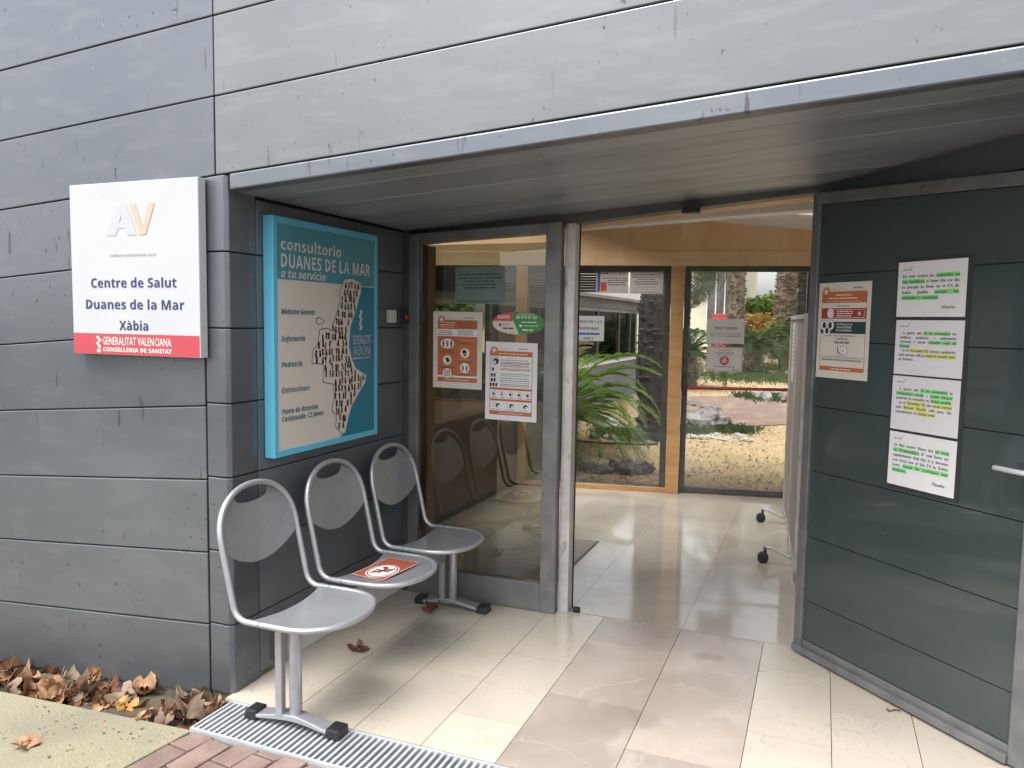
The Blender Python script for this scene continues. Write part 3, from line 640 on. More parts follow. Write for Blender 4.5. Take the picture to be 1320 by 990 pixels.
rl(-5.3, -1.3, 4.6, 6.75); rl(-1.0, 2.7, 4.6, 6.3)  # unseen roof openings with glass, added to brighten the lobby
b = MB(); b.hull8([(-9.2, 2.7, 4.4), (6, 2.7, 4.9), (6, 4.3, 3.5), (-9.2, 4.3, 3.3), (-9.2, 2.7, 4.55), (6, 2.7, 5.05), (6, 4.3, 3.65), (-9.2, 4.3, 3.45)], roofm); b.build('roof', B)
b = MB(); b.box((-9, 6.0, -.6), (-5.75, 6.2, 3.3), plaster); b.build('rear_wall', B)
b = MB(); b.box((3.05, 2.55, 0), (3.3, 8.0, 2.4), plaster_grey); b.build('side_wall', B)

# ================================================================== OBJECTS AT THE ENTRANCE
# white health centre sign on the facade
sg = thing('health_centre_sign', 'white square health centre sign with a red band, fixed to the grey wall', 'sign', (-2.63, 2.41, 1.385))
b = MB(); b.box((-2.977, 2.411, 1.385), (-2.283, 2.452, 2.092), sign_white); b.build('sign_box', sg, .003)
b = MB()
for x in (-2.85, -2.4):
    for z in (1.5, 1.95): b = MB(); b.cyl((x, 2.452, z), (x, 2.465, z), .012, steel_dark); b.build('wall_bracket', sg)
s = Sheet((-2.977, 2.4104, 1.385), (1, 0, 0), (0, 0, 1), .694, .707, None)
s.rect(.002, .002, .690, .088, sign_red)
s.text('Centre de Salut', .345, .279, .039, navy, align='c', width=.465, bold=.006)
s.text('Duanes de la Mar', .348, .190, .039, navy, align='c', width=.535, bold=.006)
s.text('Xàbia', .345, .104, .039, navy, align='c', width=.158, bold=.006)
s.text('AGÈNCIA VALENCIANA DE SALUT', .350, .405, .010, ink_soft, align='c', width=.25)
s.text('V', .405, .492, .125, faded_v, align='c', width=.135, bold=.03, layer=3)
s.text('A', .29, .492, .122, ghost, align='c', width=.15, bold=.05, layer=2)
s.text('GENERALITAT VALENCIANA', .170, .042, .034, white_ink, width=.375, st='plain')
s.text('CONSELLERIA DE SANITAT', .172, .014, .017, white_ink, width=.375, bold=.01)
for k, (du_, dv_, r_) in enumerate([(0, 0, .011), (.004, .018, .009), (-.005, .03, .008), (.006, .044, .01), (-.004, .056, .008)]): s.disc(.147+du_, .016+dv_, r_, white_ink, 2, r_*.7)
s.build('sign_lettering', sg)

# blue consultation board on the recess wall
X = -2.135
bb = thing('service_board', 'blue framed service board with a map, hung on the recess wall above the chairs', 'sign', (X, 3.08, .953))
b = MB()
y0, y1, z0, z1 = 2.670, 3.493, .953, 1.975; fw = .028
b.box((-2.187, y0, z0), (X, y0+fw, z1), cyan); b.box((-2.187, y1-fw, z0), (X, y1, z1), cyan); b.box((-2.187, y0+fw, z0), (X-.0008, y1-fw, z0+fw), cyan); b.box((-2.187, y0+fw, z1-fw), (X-.0008, y1-fw, z1), cyan)
b.build('board_frame', bb, .003)
s = Sheet((X-.004, y0+fw, z0+fw), (0, 1, 0), (0, 0, 1), y1-y0-2*fw, z1-z0-2*fw, teal, .02)
H = s.h; Wd = s.w; ox, oz = y0+fw, z0+fw
s.rect(0, 0, Wd, 1.713-oz, sign_cream, 1)
MAP = [(3.193,1.739),(3.261,1.747),(3.339,1.728),(3.339,1.689),(3.299,1.602),(3.245,1.511),(3.233,1.42),(3.256,1.355),(3.291,1.307),(3.383,1.269),(3.376,1.229),(3.315,1.18),(3.251,1.119),(3.22,1.057),(3.197,.996),(3.168,.996),(3.119,1.036),(3.124,1.093),(3.089,1.116),(3.109,1.196),(3.098,1.241),(3.018,1.256),(3.025,1.339),(2.934,1.347),(2.944,1.409),(2.978,1.426),(2.995,1.499),(3.057,1.505),(3.083,1.492),(3.111,1.542),(3.155,1.624),(3.155,1.675)]
sea = [(y-ox, z-oz) for y, z in MAP[3:15]]+[(3.15-ox, 0), (Wd, 0), (Wd, 1.713-oz-.004), (3.339-ox, 1.713-oz-.004)]
s.poly(sea, teal_sea, 2)
cxm = sum(p[0] for p in MAP)/len(MAP); czm = sum(p[1] for p in MAP)/len(MAP)
def inpoly(x, y, P):
    c = False; j = len(P)-1
    for i in range(len(P)):
        if (P[i][1] > y) != (P[j][1] > y) and x < (P[j][0]-P[i][0])*(y-P[i][1])/(P[j][1]-P[i][1])+P[i][0]: c = not c
        j = i
    return c
s.poly([(y-ox, z-oz) for y, z in MAP], sign_cream, 4)
for k in range(len(MAP)):
    p, q = Vector(MAP[k]), Vector(MAP[(k+1) % len(MAP)]); n = Vector((q.y-p.y, p.x-q.x)).normalized()*.0022
    if k < 3 or k >= 14: s.poly([(p.x+n.x-ox, p.y+n.y-oz), (q.x+n.x-ox, q.y+n.y-oz), (q.x-n.x-ox, q.y-n.y-oz), (p.x-n.x-ox, p.y-n.y-oz)], teal_ink, 5)
rg = random.Random(12)
z = 1.0
while z < 1.74:
    y = 2.93
    while y < 3.38:
        yy, zz = y+rg.uniform(-.007, .007), z+rg.uniform(-.006, .006)
        if inpoly(yy, zz, MAP) and inpoly(yy+.018, zz+.012, MAP) and inpoly(yy+.008, zz-.012, MAP):
            if rg.random() < .07: y += .02; continue
            mt = rg.choice(skin_ink[:2]*3+skin_ink)
            if rg.random() < .3: s.rect(yy-.002-ox, zz-.004-oz, yy+.016-ox, zz+rg.uniform(.0, .006)-oz, rg.choice(skin_ink), 5)
            s.disc(yy+.008-ox, zz+.012-oz, rg.uniform(.006, .009), mt, 6, rg.uniform(.007, .010), 8)
            s.rect(yy+.008-rg.uniform(.003, .011)-ox, zz-.012-oz, yy+.008+rg.uniform(.003, .010)-ox, zz+.006-oz, rg.choice(skin_ink+skin_ink[:1]*3), 7)
        y += .0265
    z += .0355
isl = [(2.965, 1.545), (2.985, 1.556), (3.01, 1.55), (3.035, 1.541), (3.02, 1.525), (2.99, 1.52), (2.97, 1.527)]
s.poly([(y-ox, z-oz) for y, z in isl], teal_ink, 4); s.poly([(2.998+(y-2.998)*.8-ox, 1.537+(z-1.537)*.78-oz) for y, z in isl], sign_cream, 5)
def T(t, y, z, h, mt, w_, sh=0, bo=0): s.text(t, y-ox, z-oz, h, mt, 7, width=w_, shear=sh, bold=bo)
T('consultorio', 2.722, 1.838, .048, sign_grey, .445, 0, .022); T('DUANES DE LA MAR', 2.722, 1.764, .058, sign_grey, .70, 0, .018); T('a tu servicio:', 2.722, 1.721, .036, sign_grey, .33, .25, .016)
for t, z, w_ in (('Medicina General', 1.565, .235), ('Enfermería', 1.449, .165), ('Pediatría', 1.338, .142), ('Extracciones', 1.228, .195), ('Punto de Atención', 1.136, .255), ('Continuada: CS Jávea', 1.103, .300)):
    T(t, 2.722, z, .0235, teal_ink, w_, .22, .012)
T('GENERALITAT', 3.266, 1.425, .044, sign_grey, .162); T('VALENCIANA', 3.266, 1.372, .044, sign_grey, .162); T('CONSELLERIA DE SANITAT', 3.264, 1.352, .010, sign_grey, .160, 0, .02)
for k in range(8): s.disc(3.335-ox+.006*math.sin(k*2.1), 1.50-oz+k*.0125, .011, sign_grey, 6, .007, 10)
s.build('printed_panel', bb)

# call button on the recess wall
sw = thing('call_button', 'small grey and black wall switch with a red button beside the glazing', 'switch', (-2.19, 3.745, 1.53))
b = MB(); b.box((-2.189, 3.665, 1.532), (-2.163, 3.735, 1.602), sign_grey); b.build('back_plate', sw, .004)
b = MB(); b.box((-2.189, 3.736, 1.528), (-2.148, 3.835, 1.602), black_pl); b.build('switch_body', sw, .006)
b = MB(); b.cyl((-2.148, 3.80, 1.565), (-2.13, 3.80, 1.565), .012, red_button); b.build('push_button', sw, .003)

# three-seat beam bench
bench = thing('waiting_bench', 'silver metal beam bench with three joined seats standing along the recess wall', 'bench', (-1.85, 3.02, 0))
LB, LS, HW = .475, .40, .222       # back length, seat depth, half width (tube centres)
def prof(s_):                       # s<0 along the back, s>0 along the seat; returns point and normal in (X, Z)
    ta = R(77); rb = .062; L = rb*ta/2
    bx, bz = -1.995, .417           # corner of the two straight lines
    tl = rb*math.tan(ta/2)
    ux, uz = -math.cos(ta), math.sin(ta)
    if s_ >= L: return (bx+tl+(s_-L), bz, 0, 1)
    if s_ <= -L:
        d = tl+(-s_-L); return (bx+ux*d, bz+uz*d, math.sin(ta), math.cos(ta))
    cx_, cz_ = bx+tl, bz+rb
    a = (L-s_)/rb                   # 0 at the seat end, ta at the back end
    return (cx_-rb*math.sin(a), cz_-rb*math.cos(a), math.sin(a), math.cos(a))
def half(s_):                       # half width of the loop at s
    if s_ < -LB+.20:
        t = min(1, (-s_-(LB-.20))/.20); return HW*(1-t**2.3)**(1/2.1) if t < 1 else 0
    if s_ > LS-.20:
        t = min(1, (s_-(LS-.20))/.20); return HW*(1-t**2.4)**(1/2.1) if t < 1 else 0
    return HW
def ss(a, c, n): return [a+(c-a)*i/n for i in range(n+1)]
SEATS = []
for yc in (2.487, 3.020, 3.552):
    f = MB()
    sl = []
    for i in range(25): sl.append(-LB+.20*(1-math.cos(math.pi/2*i/24)))
    sl = sl+ss(-LB+.205, LS-.205, 40)[0:]+[LS-.20*(1-math.cos(math.pi/2*(24-i)/24)) for i in range(25)]
    loop = []
    for q in sl:
        x, z, _, _ = prof(q); loop.append((x, yc+half(q), z))
    for q in sl[::-1][1:-1]:
        x, z, _, _ = prof(q); loop.append((x, yc-half(q), z))
    f.tube(loop, .0122, silver, 10, closed=True)
    SEATS.append(('tube_frame', f, yc))
for nm, f, yc in SEATS:
    for e in (-1, 1):
        p0, p1 = prof(.10), prof(.102); f.tube([(p0[0], yc+e*HW, p0[1]), (p1[0], yc+e*HW, p1[1])], .0127, black_pl, 10)
    f.build(nm, bench)
NY = 20
def plate(yc, rows, off, bow):
    b = MB(); n = NY+1
    for sgn in (1, -1):
        vs = []
        for (sfun) in rows:
            for k in range(n):
                e = -1+2*k/NY
                q, yv = sfun(e)
                x, z, nx, nz = prof(q); d = off-bow*(1-e*e)+sgn*.0012
                vs.append((x+nx*d, yc+yv, z+nz*d))
        fs = [(j*n+k, j*n+k+1, (j+1)*n+k+1, (j+1)*n+k) for j in range(len(rows)-1) for k in range(NY)]
        b.add(vs, fs if sgn < 0 else [t[::-1] for t in fs], silver_plate, .5, True)
    return b
for yc in (2.487, 3.020, 3.552):
    ins = .010
    rows = []
    NR = 26
    for j in range(NR+1):
        t = j/NR
        def fn(e, t=t):
            top = -LB+.014+.20*(1-(max(0, 1-abs(e)**2.1))**(1/2.3))*1.0
            bite = .055*max(0, 1-(abs(e)/.52)**2)**.8 if abs(e) < .52 else 0
            top = top+bite
            bot = -.135+.075*(e*e) - .085
            bot = -.16-.085*e*e
            q = top+(bot-top)*t
            return q, e*max(half(q)-ins, 0) if t > 0 or True else 0
        rows.append(fn)
    def mk(rows=rows): return rows
    # back: rows run from the top edge (with the hand hole bitten out) to a curved lower edge
    rows2 = []
    for j in range(NR+1):
        t = j/NR
        def fn(e, t=t):
            yv = e*(HW-ins)
            a = abs(e)*(HW-ins)/HW
            tt = min(1, max(0, (1-a**2.1))**(1/2.3))
            top = -LB+.20*(1-tt)+.012
            if abs(e) < .5: top += .06*math.sqrt(max(0, 1-(e/.5)**2))
            bot = -.165-.075*e*e
            return top+(bot-top)*t, yv
        rows2.append(fn)
    plate(yc, rows2, .0, .022).build('backrest', bench)
    rows3 = []
    for j in range(NR+1):
        t = j/NR
        def fn(e, t=t):
            yv = e*(HW-ins); a = abs(e)*(HW-ins)/HW
            tt = min(1, max(0, (1-a**2.1))**(1/2.4))
            fr_ = LS-.20*(1-tt)-.014
            bk = .055+.03*(1-e*e)
            return bk+(fr_-bk)*t, yv
        rows3.append(fn)
    plate(yc, rows3, .004, .010).build('seat', bench)
    for e in (-.075, .075): b = MB(); b.box((-1.90, yc+e-.015, .386), (-1.70, yc+e+.015, .398), silver); b.build('seat_bracket', bench, .002)
b = MB(); b.box((-1.905, 2.357, .25), (-1.84, 3.688, .386), silver); bm = b.build('beam', bench, .006)
for y in (2.342, 3.689): b = MB(); b.box((-1.909, y, .248), (-1.8735, y+.014, .384), black_pl); b.build('end_cap', bm, .003)
for yc in (2.36, 3.715):
    b = MB(); 
    b.box((-1.872, yc-.032 if yc < 3 else yc-.025, .04), (-1.842, yc-.004 if yc < 3 else yc+.003, .386), silver)
    b.tube([(-1.80, yc, .045), (-1.80, yc, .392)], .024, silver, 14)
    b.box((-1.92, yc-.034, .386), (-1.76, yc+.034, .399), silver)
    for x in (-1.90, -1.79): b.cyl((x, yc-.04, .394), (x, yc-.033, .394), .008, black_pl)
    lg = b.build('leg', bench, .004)
    b = MB(); n = 14; w0 = .028
    pts = []
    for i in range(n+1):
        t = i/n; x = -1.985+t*.37; zt = .026+.026*math.sin(math.pi*t)**1.5; zb = .012+.016*math.sin(math.pi*t)**1.5; ww = w0+.006*abs(2*t-1)
        pts.append((x, ww, zb, zt))
    vs = []
    for x, ww, zb, zt in pts: vs += [(x, yc-ww, zb), (x, yc+ww, zb), (x, yc+ww, zt), (x, yc-ww, zt)]
    fs = [(3, 2, 1, 0), (4*n, 4*n+1, 4*n+2, 4*n+3)]
    for i in range(n): fs += [(4*i+k, 4*i+(k+1) % 4, 4*i+4+(k+1) % 4, 4*i+4+k) for k in range(4)]
    b.add(vs, fs, silver); b.build('foot_bar', lg, .004)
    for x0, x1 in ((-2.02, -1.96), (-1.65, -1.585)):
        b = MB(); b.hull8([(x0, yc-.036, .001), (x1, yc-.036, .001), (x1, yc+.036, .001), (x0, yc+.036, .001), (x0+.006, yc-.034, .038), (x1-.002, yc-.034, .044 if x0 < -1.9 else .04), (x1-.002, yc+.034, .04), (x0+.006, yc+.034, .04)], black_pl); b.build('foot_cap', lg, .006)
# sticker lying on the middle seat
s = Sheet((-1.90, 2.885, .4205), (.93, -.13, 0), (.10, 1, 0), .175, .29, sticker_red, .0008)
s.rect(.003, .003, .172, .287, white_ink, 1); s.rect(.006, .006, .169, .284, sticker_red, 2)
s.disc(.098, .105, .068, white_ink, 3, .092); s.disc(.098, .105, .062, ink, 4, .086); s.disc(.098, .105, .057, white_ink, 5, .08)
for a, c in ((.075, .08), (.12, .13), (.085, .145)): s.disc(a, c, .014, ink, 6, .012, 10)
s.poly([(.06, .06), (.07, .052), (.14, .152), (.13, .16)], orange_d, 7); s.rect(.06, .1, .135, .112, ink, 6); s.rect(.092, .07, .103, .145, orange_d, 7)
tag(s.build('seat_sticker'), 'orange do not sit sticker lying on the middle bench seat', 'sticker')

# ------------------------------------------------------------------ notices on the sidelight
def biohaz(s, u, v, r, bgm=orange, fg=white_ink, layer=3):
    s.disc(u, v, r, bgm, layer)
    for k in range(3):
        a = R(90+120*k); s.disc(u+.42*r*math.cos(a), v+.42*r*math.sin(a), r*.36, fg, layer+1, n=14); s.disc(u+.52*r*math.cos(a), v+.52*r*math.sin(a), r*.22, bgm, layer+2, n=12)
    s.disc(u, v, r*.15, fg, layer+3, n=10)
YG = 3.861
s = Sheet((-2.005, YG, 1.178), (.2975, 0, -.002), (0, 0, 1), .297, .42, paper_cream)
s.rect(.028, .035, .268, .375, orange); biohaz(s, .052, .376, .021); s.text('covid-19', .08, .378, .011, pale_orange, width=.07); s.dashes(.185, .385, .06, .006, ink, 2)
s.rect(.028, .286, .268, .325, white_ink, 2); s.rect(.028, .06, .268, .070, white_ink, 2)
for r_ in range(3): s.dashes(.045, .358-.012*r_, .09, .006, white_ink if r_ < 2 else pale_orange, 3, r_); s.dashes(.155, .360-.012*r_, .09, .005, ink_dark, 3, r_+5)
for r_ in range(3): s.dashes(.034, .312-.010*r_, .085, .006, ink, 3, r_); s.dashes(.150, .314-.010*r_, .1, .006, ink, 3, r_+9)
def person_glyph(u, v, h, mt, layer=4): s.disc(u, v+h*.85, h*.13, mt, layer, n=10); s.poly([(u-h*.17, v+h*.68), (u+h*.17, v+h*.68), (u+h*.12, v+h*.3), (u+h*.13, v), (u-h*.13, v), (u-h*.12, v+h*.3)], mt, layer)
s.disc(.088, .245, .042, white_ink, 3, .027); [person_glyph(.064+.024*k, .228, .036, (ink, orange_d, ink)[k]) for k in range(3)]
s.disc(.195, .195, .027, white_ink, 3); s.disc(.192, .202, .013, ink, 4, n=12); s.rect(.186, .178, .204, .196, ink_soft, 5)
s.disc(.088, .155, .026, white_ink, 3); s.poly([(.076, .165), (.094, .17), (.104, .15), (.09, .138)], ink, 4)
s.disc(.195, .115, .028, white_ink, 3); person_glyph(.184, .098, .032, ink); person_glyph(.207, .098, .032, ink)
s.disc(.088, .082, .027, white_ink, 3); [s.disc(.075+.013*(k % 3), .070+.012*(k//3), .0045, ink, 4, n=8) for k in range(9)]
for u, v in ((.155, .255), (.155, .245), (.04, .205), (.04, .196), (.155, .152), (.155, .144), (.045, .118), (.045, .111), (.155, .078), (.155, .07)): s.dashes(u, v, .09, .005, ink_dark, 3)
for u, v in ((.160, .262), (.156, .158), (.045, .124), (.156, .085)): s.dashes(u, v, .09, .005, pale_orange, 3, 4)
for r_ in range(1): s.dashes(.07, .045, .15, .006, white_ink, 3)
tag(s.build('health_poster'), 'orange poster with round pictograms taped to the left of the sidelight glass', 'poster')
s = Sheet((-1.686, YG, 1.02), (.2975, 0, -.004), (0, 0, 1), .297, .42, paper)
s.rect(.025, .028, .27, .372, orange); s.rect(.0285, .175, .2665, .345, paper, 2); s.rect(.0285, .115, .2665, .163, paper, 2); s.rect(.0285, .05, .2665, .103, paper, 2)
biohaz(s, .05, .374, .021); s.text('covid-19', .078, .376, .011, pale_orange, width=.065); s.dashes(.19, .384, .05, .006, ink, 2); s.dashes(.075, .356, .17, .006, white_ink, 3)
s.disc(.055, .318, .022, ink, 3); s.disc(.055, .318, .020, paper, 4); s.disc(.06, .316, .016, ink, 5); s.rect(.048, .305, .062, .318, paper, 6)
for r_, v in enumerate((.322, .305, .296, .288, .27, .248, .238, .225, .213, .203, .192, .184)): s.dashes(.088, v, .165, .005, ink if r_ % 3 else ink_soft, 3, r_)
for v in (.311, .276): s.rect(.088, v, .262, v+.003, orange, 3)
for v, k in ((.275, 1), (.244, 2), (.218, 2), (.192, 3)):
    for q in range(k): s.disc(.05+.016*q-.006*k, v, .007, ink, 3, n=9); s.disc(.05+.016*q-.006*k, v-.009, .006, ink_dark, 3, .005, 8)
for q in range(5): s.disc(.052+.049*q, .143, .012, ink_soft, 3); s.disc(.052+.049*q, .143, .0105, paper, 4); s.disc(.049+.049*q, .140, .007, (ink, red_ink, ink, ink, ink_dark)[q], 5, n=10); s.dashes(.04+.049*q, .121, .028, .005, ink, 3, q)
for q in range(3):
    s.disc(.05+.08*q, .082, .013, ink_soft, 3); s.disc(.05+.08*q, .082, .012, paper, 4); s.disc(.075+.08*q, .078, .012, ink, 4); s.disc(.079+.08*q, .074, .007, paper, 5); s.dashes(.04+.08*q, .056, .05, .004, ink, 3, q)
s.dashes(.08, .036, .14, .005, white_ink, 3)
tag(s.build('mask_poster'), 'white poster with orange bars and mask drawings at the right of the sidelight glass', 'poster')
# oval sticker
s = Sheet((-1.648, YG, 1.481), (1, 0, 0), (0, 0, 1), .297, .119, None)
s.lift = .0005
pl_ = [(.148+.148*math.cos(6.2832*k/40)*(1 if abs(math.cos(6.2832*k/40)) < .9 else 1), .0595+.0595*math.copysign(abs(math.sin(6.2832*k/40))**.8, math.sin(6.2832*k/40))) for k in range(40)]
s.b.prism([s.P(u, v, -.0004) for u, v in pl_], s.N*.0008, paper_cream)
def clip(P, fn):     # Sutherland-Hodgman against fn(u,v) >= 0
    out = []
    for i in range(len(P)):
        a, c = P[i-1], P[i]; fa, fc = fn(*a), fn(*c)
        if (fa >= 0) != (fc >= 0): t = fa/(fa-fc); out.append((a[0]+(c[0]-a[0])*t, a[1]+(c[1]-a[1])*t))
        if fc >= 0: out.append(c)
    return out
s.poly(clip(pl_, lambda u, v: u-.095-.9*(.119-v)*.55), green_ink, 2); s.poly(clip(clip(pl_, lambda u, v: v-.07), lambda u, v: .115-u), red_ink, 3)
s.text('RADARS', .03, .083, .019, white_ink, 5, width=.072, bold=.02); s.text('96 079 61 62', .135, .083, .018, white_ink, 5, width=.118, bold=.02)
s.dashes(.15, .107, .09, .005, white_ink, 5); s.dashes(.165, .062, .085, .009, white_ink, 5); s.dashes(.18, .044, .08, .006, white_ink, 5); s.dashes(.172, .02, .06, .012, white_ink, 5, 2); s.disc(.162, .046, .008, white_ink, 5)
s.disc(.045, .05, .007, ink, 5); s.dashes(.06, .05, .045, .005, ink_soft, 5); s.dashes(.06, .028, .06, .011, ink, 5)
tag(s.build('oval_sticker'), 'oval green red and cream sticker with a phone number on the sidelight glass', 'sticker')
s = Sheet((-1.872, YG, 1.64), (1, 0, .005), (0, 0, 1), .288, .20, paper_green, .001)
s.b.v = [(x, y+.0, z) for x, y, z in s.b.v]
for r_, v in enumerate((.155, .136, .118, .10, .083)): s.dashes(.02, v, .25, .010, ink_dark, 2, r_, 'c', (.95, 1, .7, .8, .75)[r_])
s.dashes(.02, .012, .25, .007, ink_dark, 2)
tag(s.build('greenish_notice'), 'greenish sheet of paper high up on the sidelight glass', 'notice')
s = Sheet((-1.452, 3.8735, 1.405), (1, 0, 0), (0, 0, 1), .105, .165, orange, .001)
s.rect(.002, .03, .10, .075, green_ink, -4); s.disc(.03, .052, .018, paper_cream, -5); s.disc(.075, .052, .02, paper_cream, -5); s.rect(.002, .0, .10, .012, paper_cream, -5); s.disc(.05, .13, .012, paper_cream, -5)
tag(s.build('orange_green_notice'), 'orange and green notice half hidden behind the oval sticker', 'notice')

# ------------------------------------------------------------------ notices on the open door
def on_door(s0, z0, w_, h, mt, lift=.0062, tilt=0, thick=.0012):
    O = D0+DD*s0+DN*lift; O.z = z0
    U = DD.copy(); U.z = tilt
    return Sheet(O, U, Vector((-DD.x*tilt, -DD.y*tilt, 1)), w_, h, mt, thick)
s = on_door(.05, 1.318, .292, .425, paper_cream)
s.rect(.02, .036, .272, .385, orange_d); s.rect(.022, .036, .27, .385, paper_cream, 2)
s.rect(.02, .335, .272, .385, orange, 3); s.rect(.02, .265, .272, .312, orange_d, 3); s.rect(.02, .200, .272, .252, ink_dark, 3); s.rect(.02, .034, .272, .052, orange, 3)
biohaz(s, .043, .386, .020, layer=4); s.text('covid-19', .066, .39, .009, pale_orange, 3, width=.06); s.dashes(.20, .398, .05, .006, ink, 3)
s.dashes(.09, .367, .11, .007, white_ink, 5, 1, 'c', .8); s.dashes(.06, .353, .17, .007, white_ink, 5, 2, 'c'); s.dashes(.05, .340, .19, .006, pale_orange, 5, 3); s.dashes(.11, .319, .07, .008, ink_soft, 4)
s.rect(.06, .270, .262, .307, white_ink, 4); s.rect(.0615, .2715, .2605, .3055, orange_d, 5); s.disc(.075, .289, .019, white_ink, 6, .021); s.disc(.075, .289, .013, orange_d, 7, .014); s.disc(.075, .289, .011, white_ink, 8, .012)
for r_, v in enumerate((.296, .286, .276)): s.dashes(.105, v, .10, .007, white_ink, 6, r_, 'c', .9)
s.b and biohaz(s, .236, .288, .014, orange_d, white_ink, 6)
for u, v, r_ in ((.04, .236, .022), (.075, .236, .022), (.057, .210, .020)): s.disc(u, v, r_+.002, ink, 4); s.disc(u, v, r_, white_ink, 5); s.disc(u, v-.003, r_*.5, skin_ink[1], 6, n=10); s.disc(u, v+.006, r_*.4, ink, 6, n=9)
for r_, (t, w_) in enumerate((('CON CITA para ir a la', .09), ('SALA DE ESPERA', .082), ('DE LA CONSULTA', .086))): s.text(t, .155, .237-.0135*r_, .008, white_ink, 5, 'c', w_, bold=.01)
s.text('SIN CITA por petición de hora', .145, .187, .0075, ink_soft, 4, 'c', .15, bold=.01); s.text('LLAMENOS AL', .145, .173, .0075, orange_d, 4, 'c', .07, bold=.01); s.text('966 429 660', .145, .155, .011, ink, 4, 'c', .085, bold=.03)
for u in (.132, .158): s.disc(u, .125, .021, ink, 4); s.disc(u, .125, .019, white_ink, 5)
s.poly([(.122, .138), (.128, .138), (.130, .122), (.138, .114), (.134, .109), (.124, .118)], ink, 6); s.rect(.157, .118, .160, .132, ink, 6)
s.text('O CONTACTE CON NOSOTROS A TRAVÉS DEL', .146, .091, .0075, orange_d, 4, 'c', .24); s.text('MOSTRADOR VIRTUAL DE NUESTRA WEB', .146, .079, .0075, ink, 4, 'c', .22, bold=.02)
s.dashes(.09, .040, .11, .006, white_ink, 5)
tag(s.build('covid_poster'), 'tall poster with orange, red and teal bands near the hinge of the open door', 'poster')

bkc = on_door(.463, .893, .330, .930, dark_back, .0055, -.004, .0012); bkc.build('backing_sheet')
bo = bpy.data.objects['backing_sheet']; tag(bo, 'long dark backing sheet behind the four stacked notices on the open door', 'backing')
def para(s, lines, u0, u1, v, dv_, h, base=ink):
    """justified text; a word that starts with ~ is marked green, with ^ yellow; a line ending in | is left ragged"""
    for ln in lines:
        rag = ln.endswith('|'); ln = ln.rstrip('|'); ind = len(ln)-len(ln.lstrip()); ws = ln.split()
        wd = []
        for q in ws:
            hl = {'~': hl_green, '^': hl_yellow}.get(q[0]); t = q.lstrip('~^'); g = text_geo(t, 0, 0, 'serifb'); wd.append((t, hl, (g[3]-g[2])*h/CAP))
        k = 1; tot = sum(q[2] for q in wd); us = u0+ind*.006; space = h*.62
        if tot+space*(len(wd)-1) > u1-us: k = (u1-us-space*(len(wd)-1))/tot; gap = space
        elif rag or len(wd) == 1: gap = space
        else: gap = (u1-us-tot)/(len(wd)-1)
        u = us
        for i, (t, hl, w_) in enumerate(wd):
            w_ *= k
            if hl:
                more = gap if i+1 < len(wd) and wd[i+1][1] == hl else .001
                s.rect(u-.001, v-h*.28, u+w_+more, v+h*1.15, hl, 1)
            s.text(t, u, v, h, ink_hl if hl else base, 3, width=w_, st='serifb'); u += w_+gap
        v -= dv_
NOT = [
 (.473, 1.592, .0, ['En este centro los ~miércoles ~no', '~hay ~analíticas, si tiene cita ese día', 'es porque la tiene en el CS de', 'Xabia pueblo ~excepto ~las', '~citologias ~y ~exudados.|'], .155, .0212, .0125, 'Gracias',
  'white sheet ending in Gracias, topmost of the four notices on the open door'),
 (.475, 1.361, -.002, ['  A partir del ~15 ~de ~noviembre los', 'médicos, pediatría y enfermería', 'volverán a pasar ~consulta ~aquí ~en', '~Duanes|', '', '  As of ^November ^15, doctors, pediatrics', 'and nursing will go ^back ^to ^consult ^here', 'in Duanes|'], .162, .0175, .0105, None,
  'white notice about doctors returning, second from the top on the open door'),
 (.473, 1.136, -.004, ['  A partir del ~15 ~de ~noviembre la', '~trabajadora ~social y ~Salud ~Mental', 'pasarán la consulta en ~Xabia ~pueblo|', '', '  As of ^November ^15, the ^social ^worker', 'and ^Mental ^Health will pass the', 'consultation in ^Xabia ^town|'], .162, .0185, .0108, None,
  'white notice about the social worker, third from the top on the open door'),
 (.472, .908, -.008, ['At this center there are ~no ~tests', '~on ~Wednesdays, if you have an', 'appointment that day it is because', 'you have one at the CS in Xabia', 'town, ~except ~for ~cytologies ~and', '~exudates.|'], .160, .0205, .0122, 'Thanks',
  'white sheet ending in Thanks, lowest of the four notices on the open door')]
for s0, z0, tilt, lines, v, dv_, h, end, lab in NOT:
    s = on_door(s0, z0, .302, .218, paper_pink if end is None else paper, .0078, tilt)
    s.dashes(.022, v+.030, .04, .006, ink_soft, 2); s.poly([(.055, v+.038), (.07, v+.045), (.069, v+.046), (.054, v+.04)], ink_soft, 2)
    para(s, [l for l in lines if l], .022, .272, v, dv_, h)
    if end: s.text(end, .262, .032, .0125, ink, 3, 'r', st='serifb')
    tag(s.build('door_notice'), lab, 'notice', 'notices stacked on the open door')

# ------------------------------------------------------------------ notices on the garden glazing
def on_back(u, z0, w_, h, mt, lift=.0015): 
    O = BO+BD*u+BNi*lift; O.z = z0; return Sheet(O, BD, (0, 0, 1), w_, h, mt, .001)
s = on_back(-.02, 1.378, .301, .232, paper_win, -.0225)
s.text('CONSULTAS 1 a 4', .155, .168, .024, ink, 2, 'c', .25, bold=.012); s.text('PLANTA BAJA', .155, .106, .024, ink, 2, 'c', .19, bold=.012); s.poly([(.03, .067), (.055, .082), (.055, .076), (.26, .076), (.26, .058), (.055, .058), (.055, .052)], blue_ink, 2); s.text('LEVEL 0', .155, .014, .022, ink, 2, 'c', .10, bold=.012)
tag(s.build('consulting_rooms_sign'), 'white sign with a blue arrow reading CONSULTAS 1 a 4 on the garden window', 'notice')
s = on_back(.201, 1.822, .293, .208, paper_win_cream, -.0008)
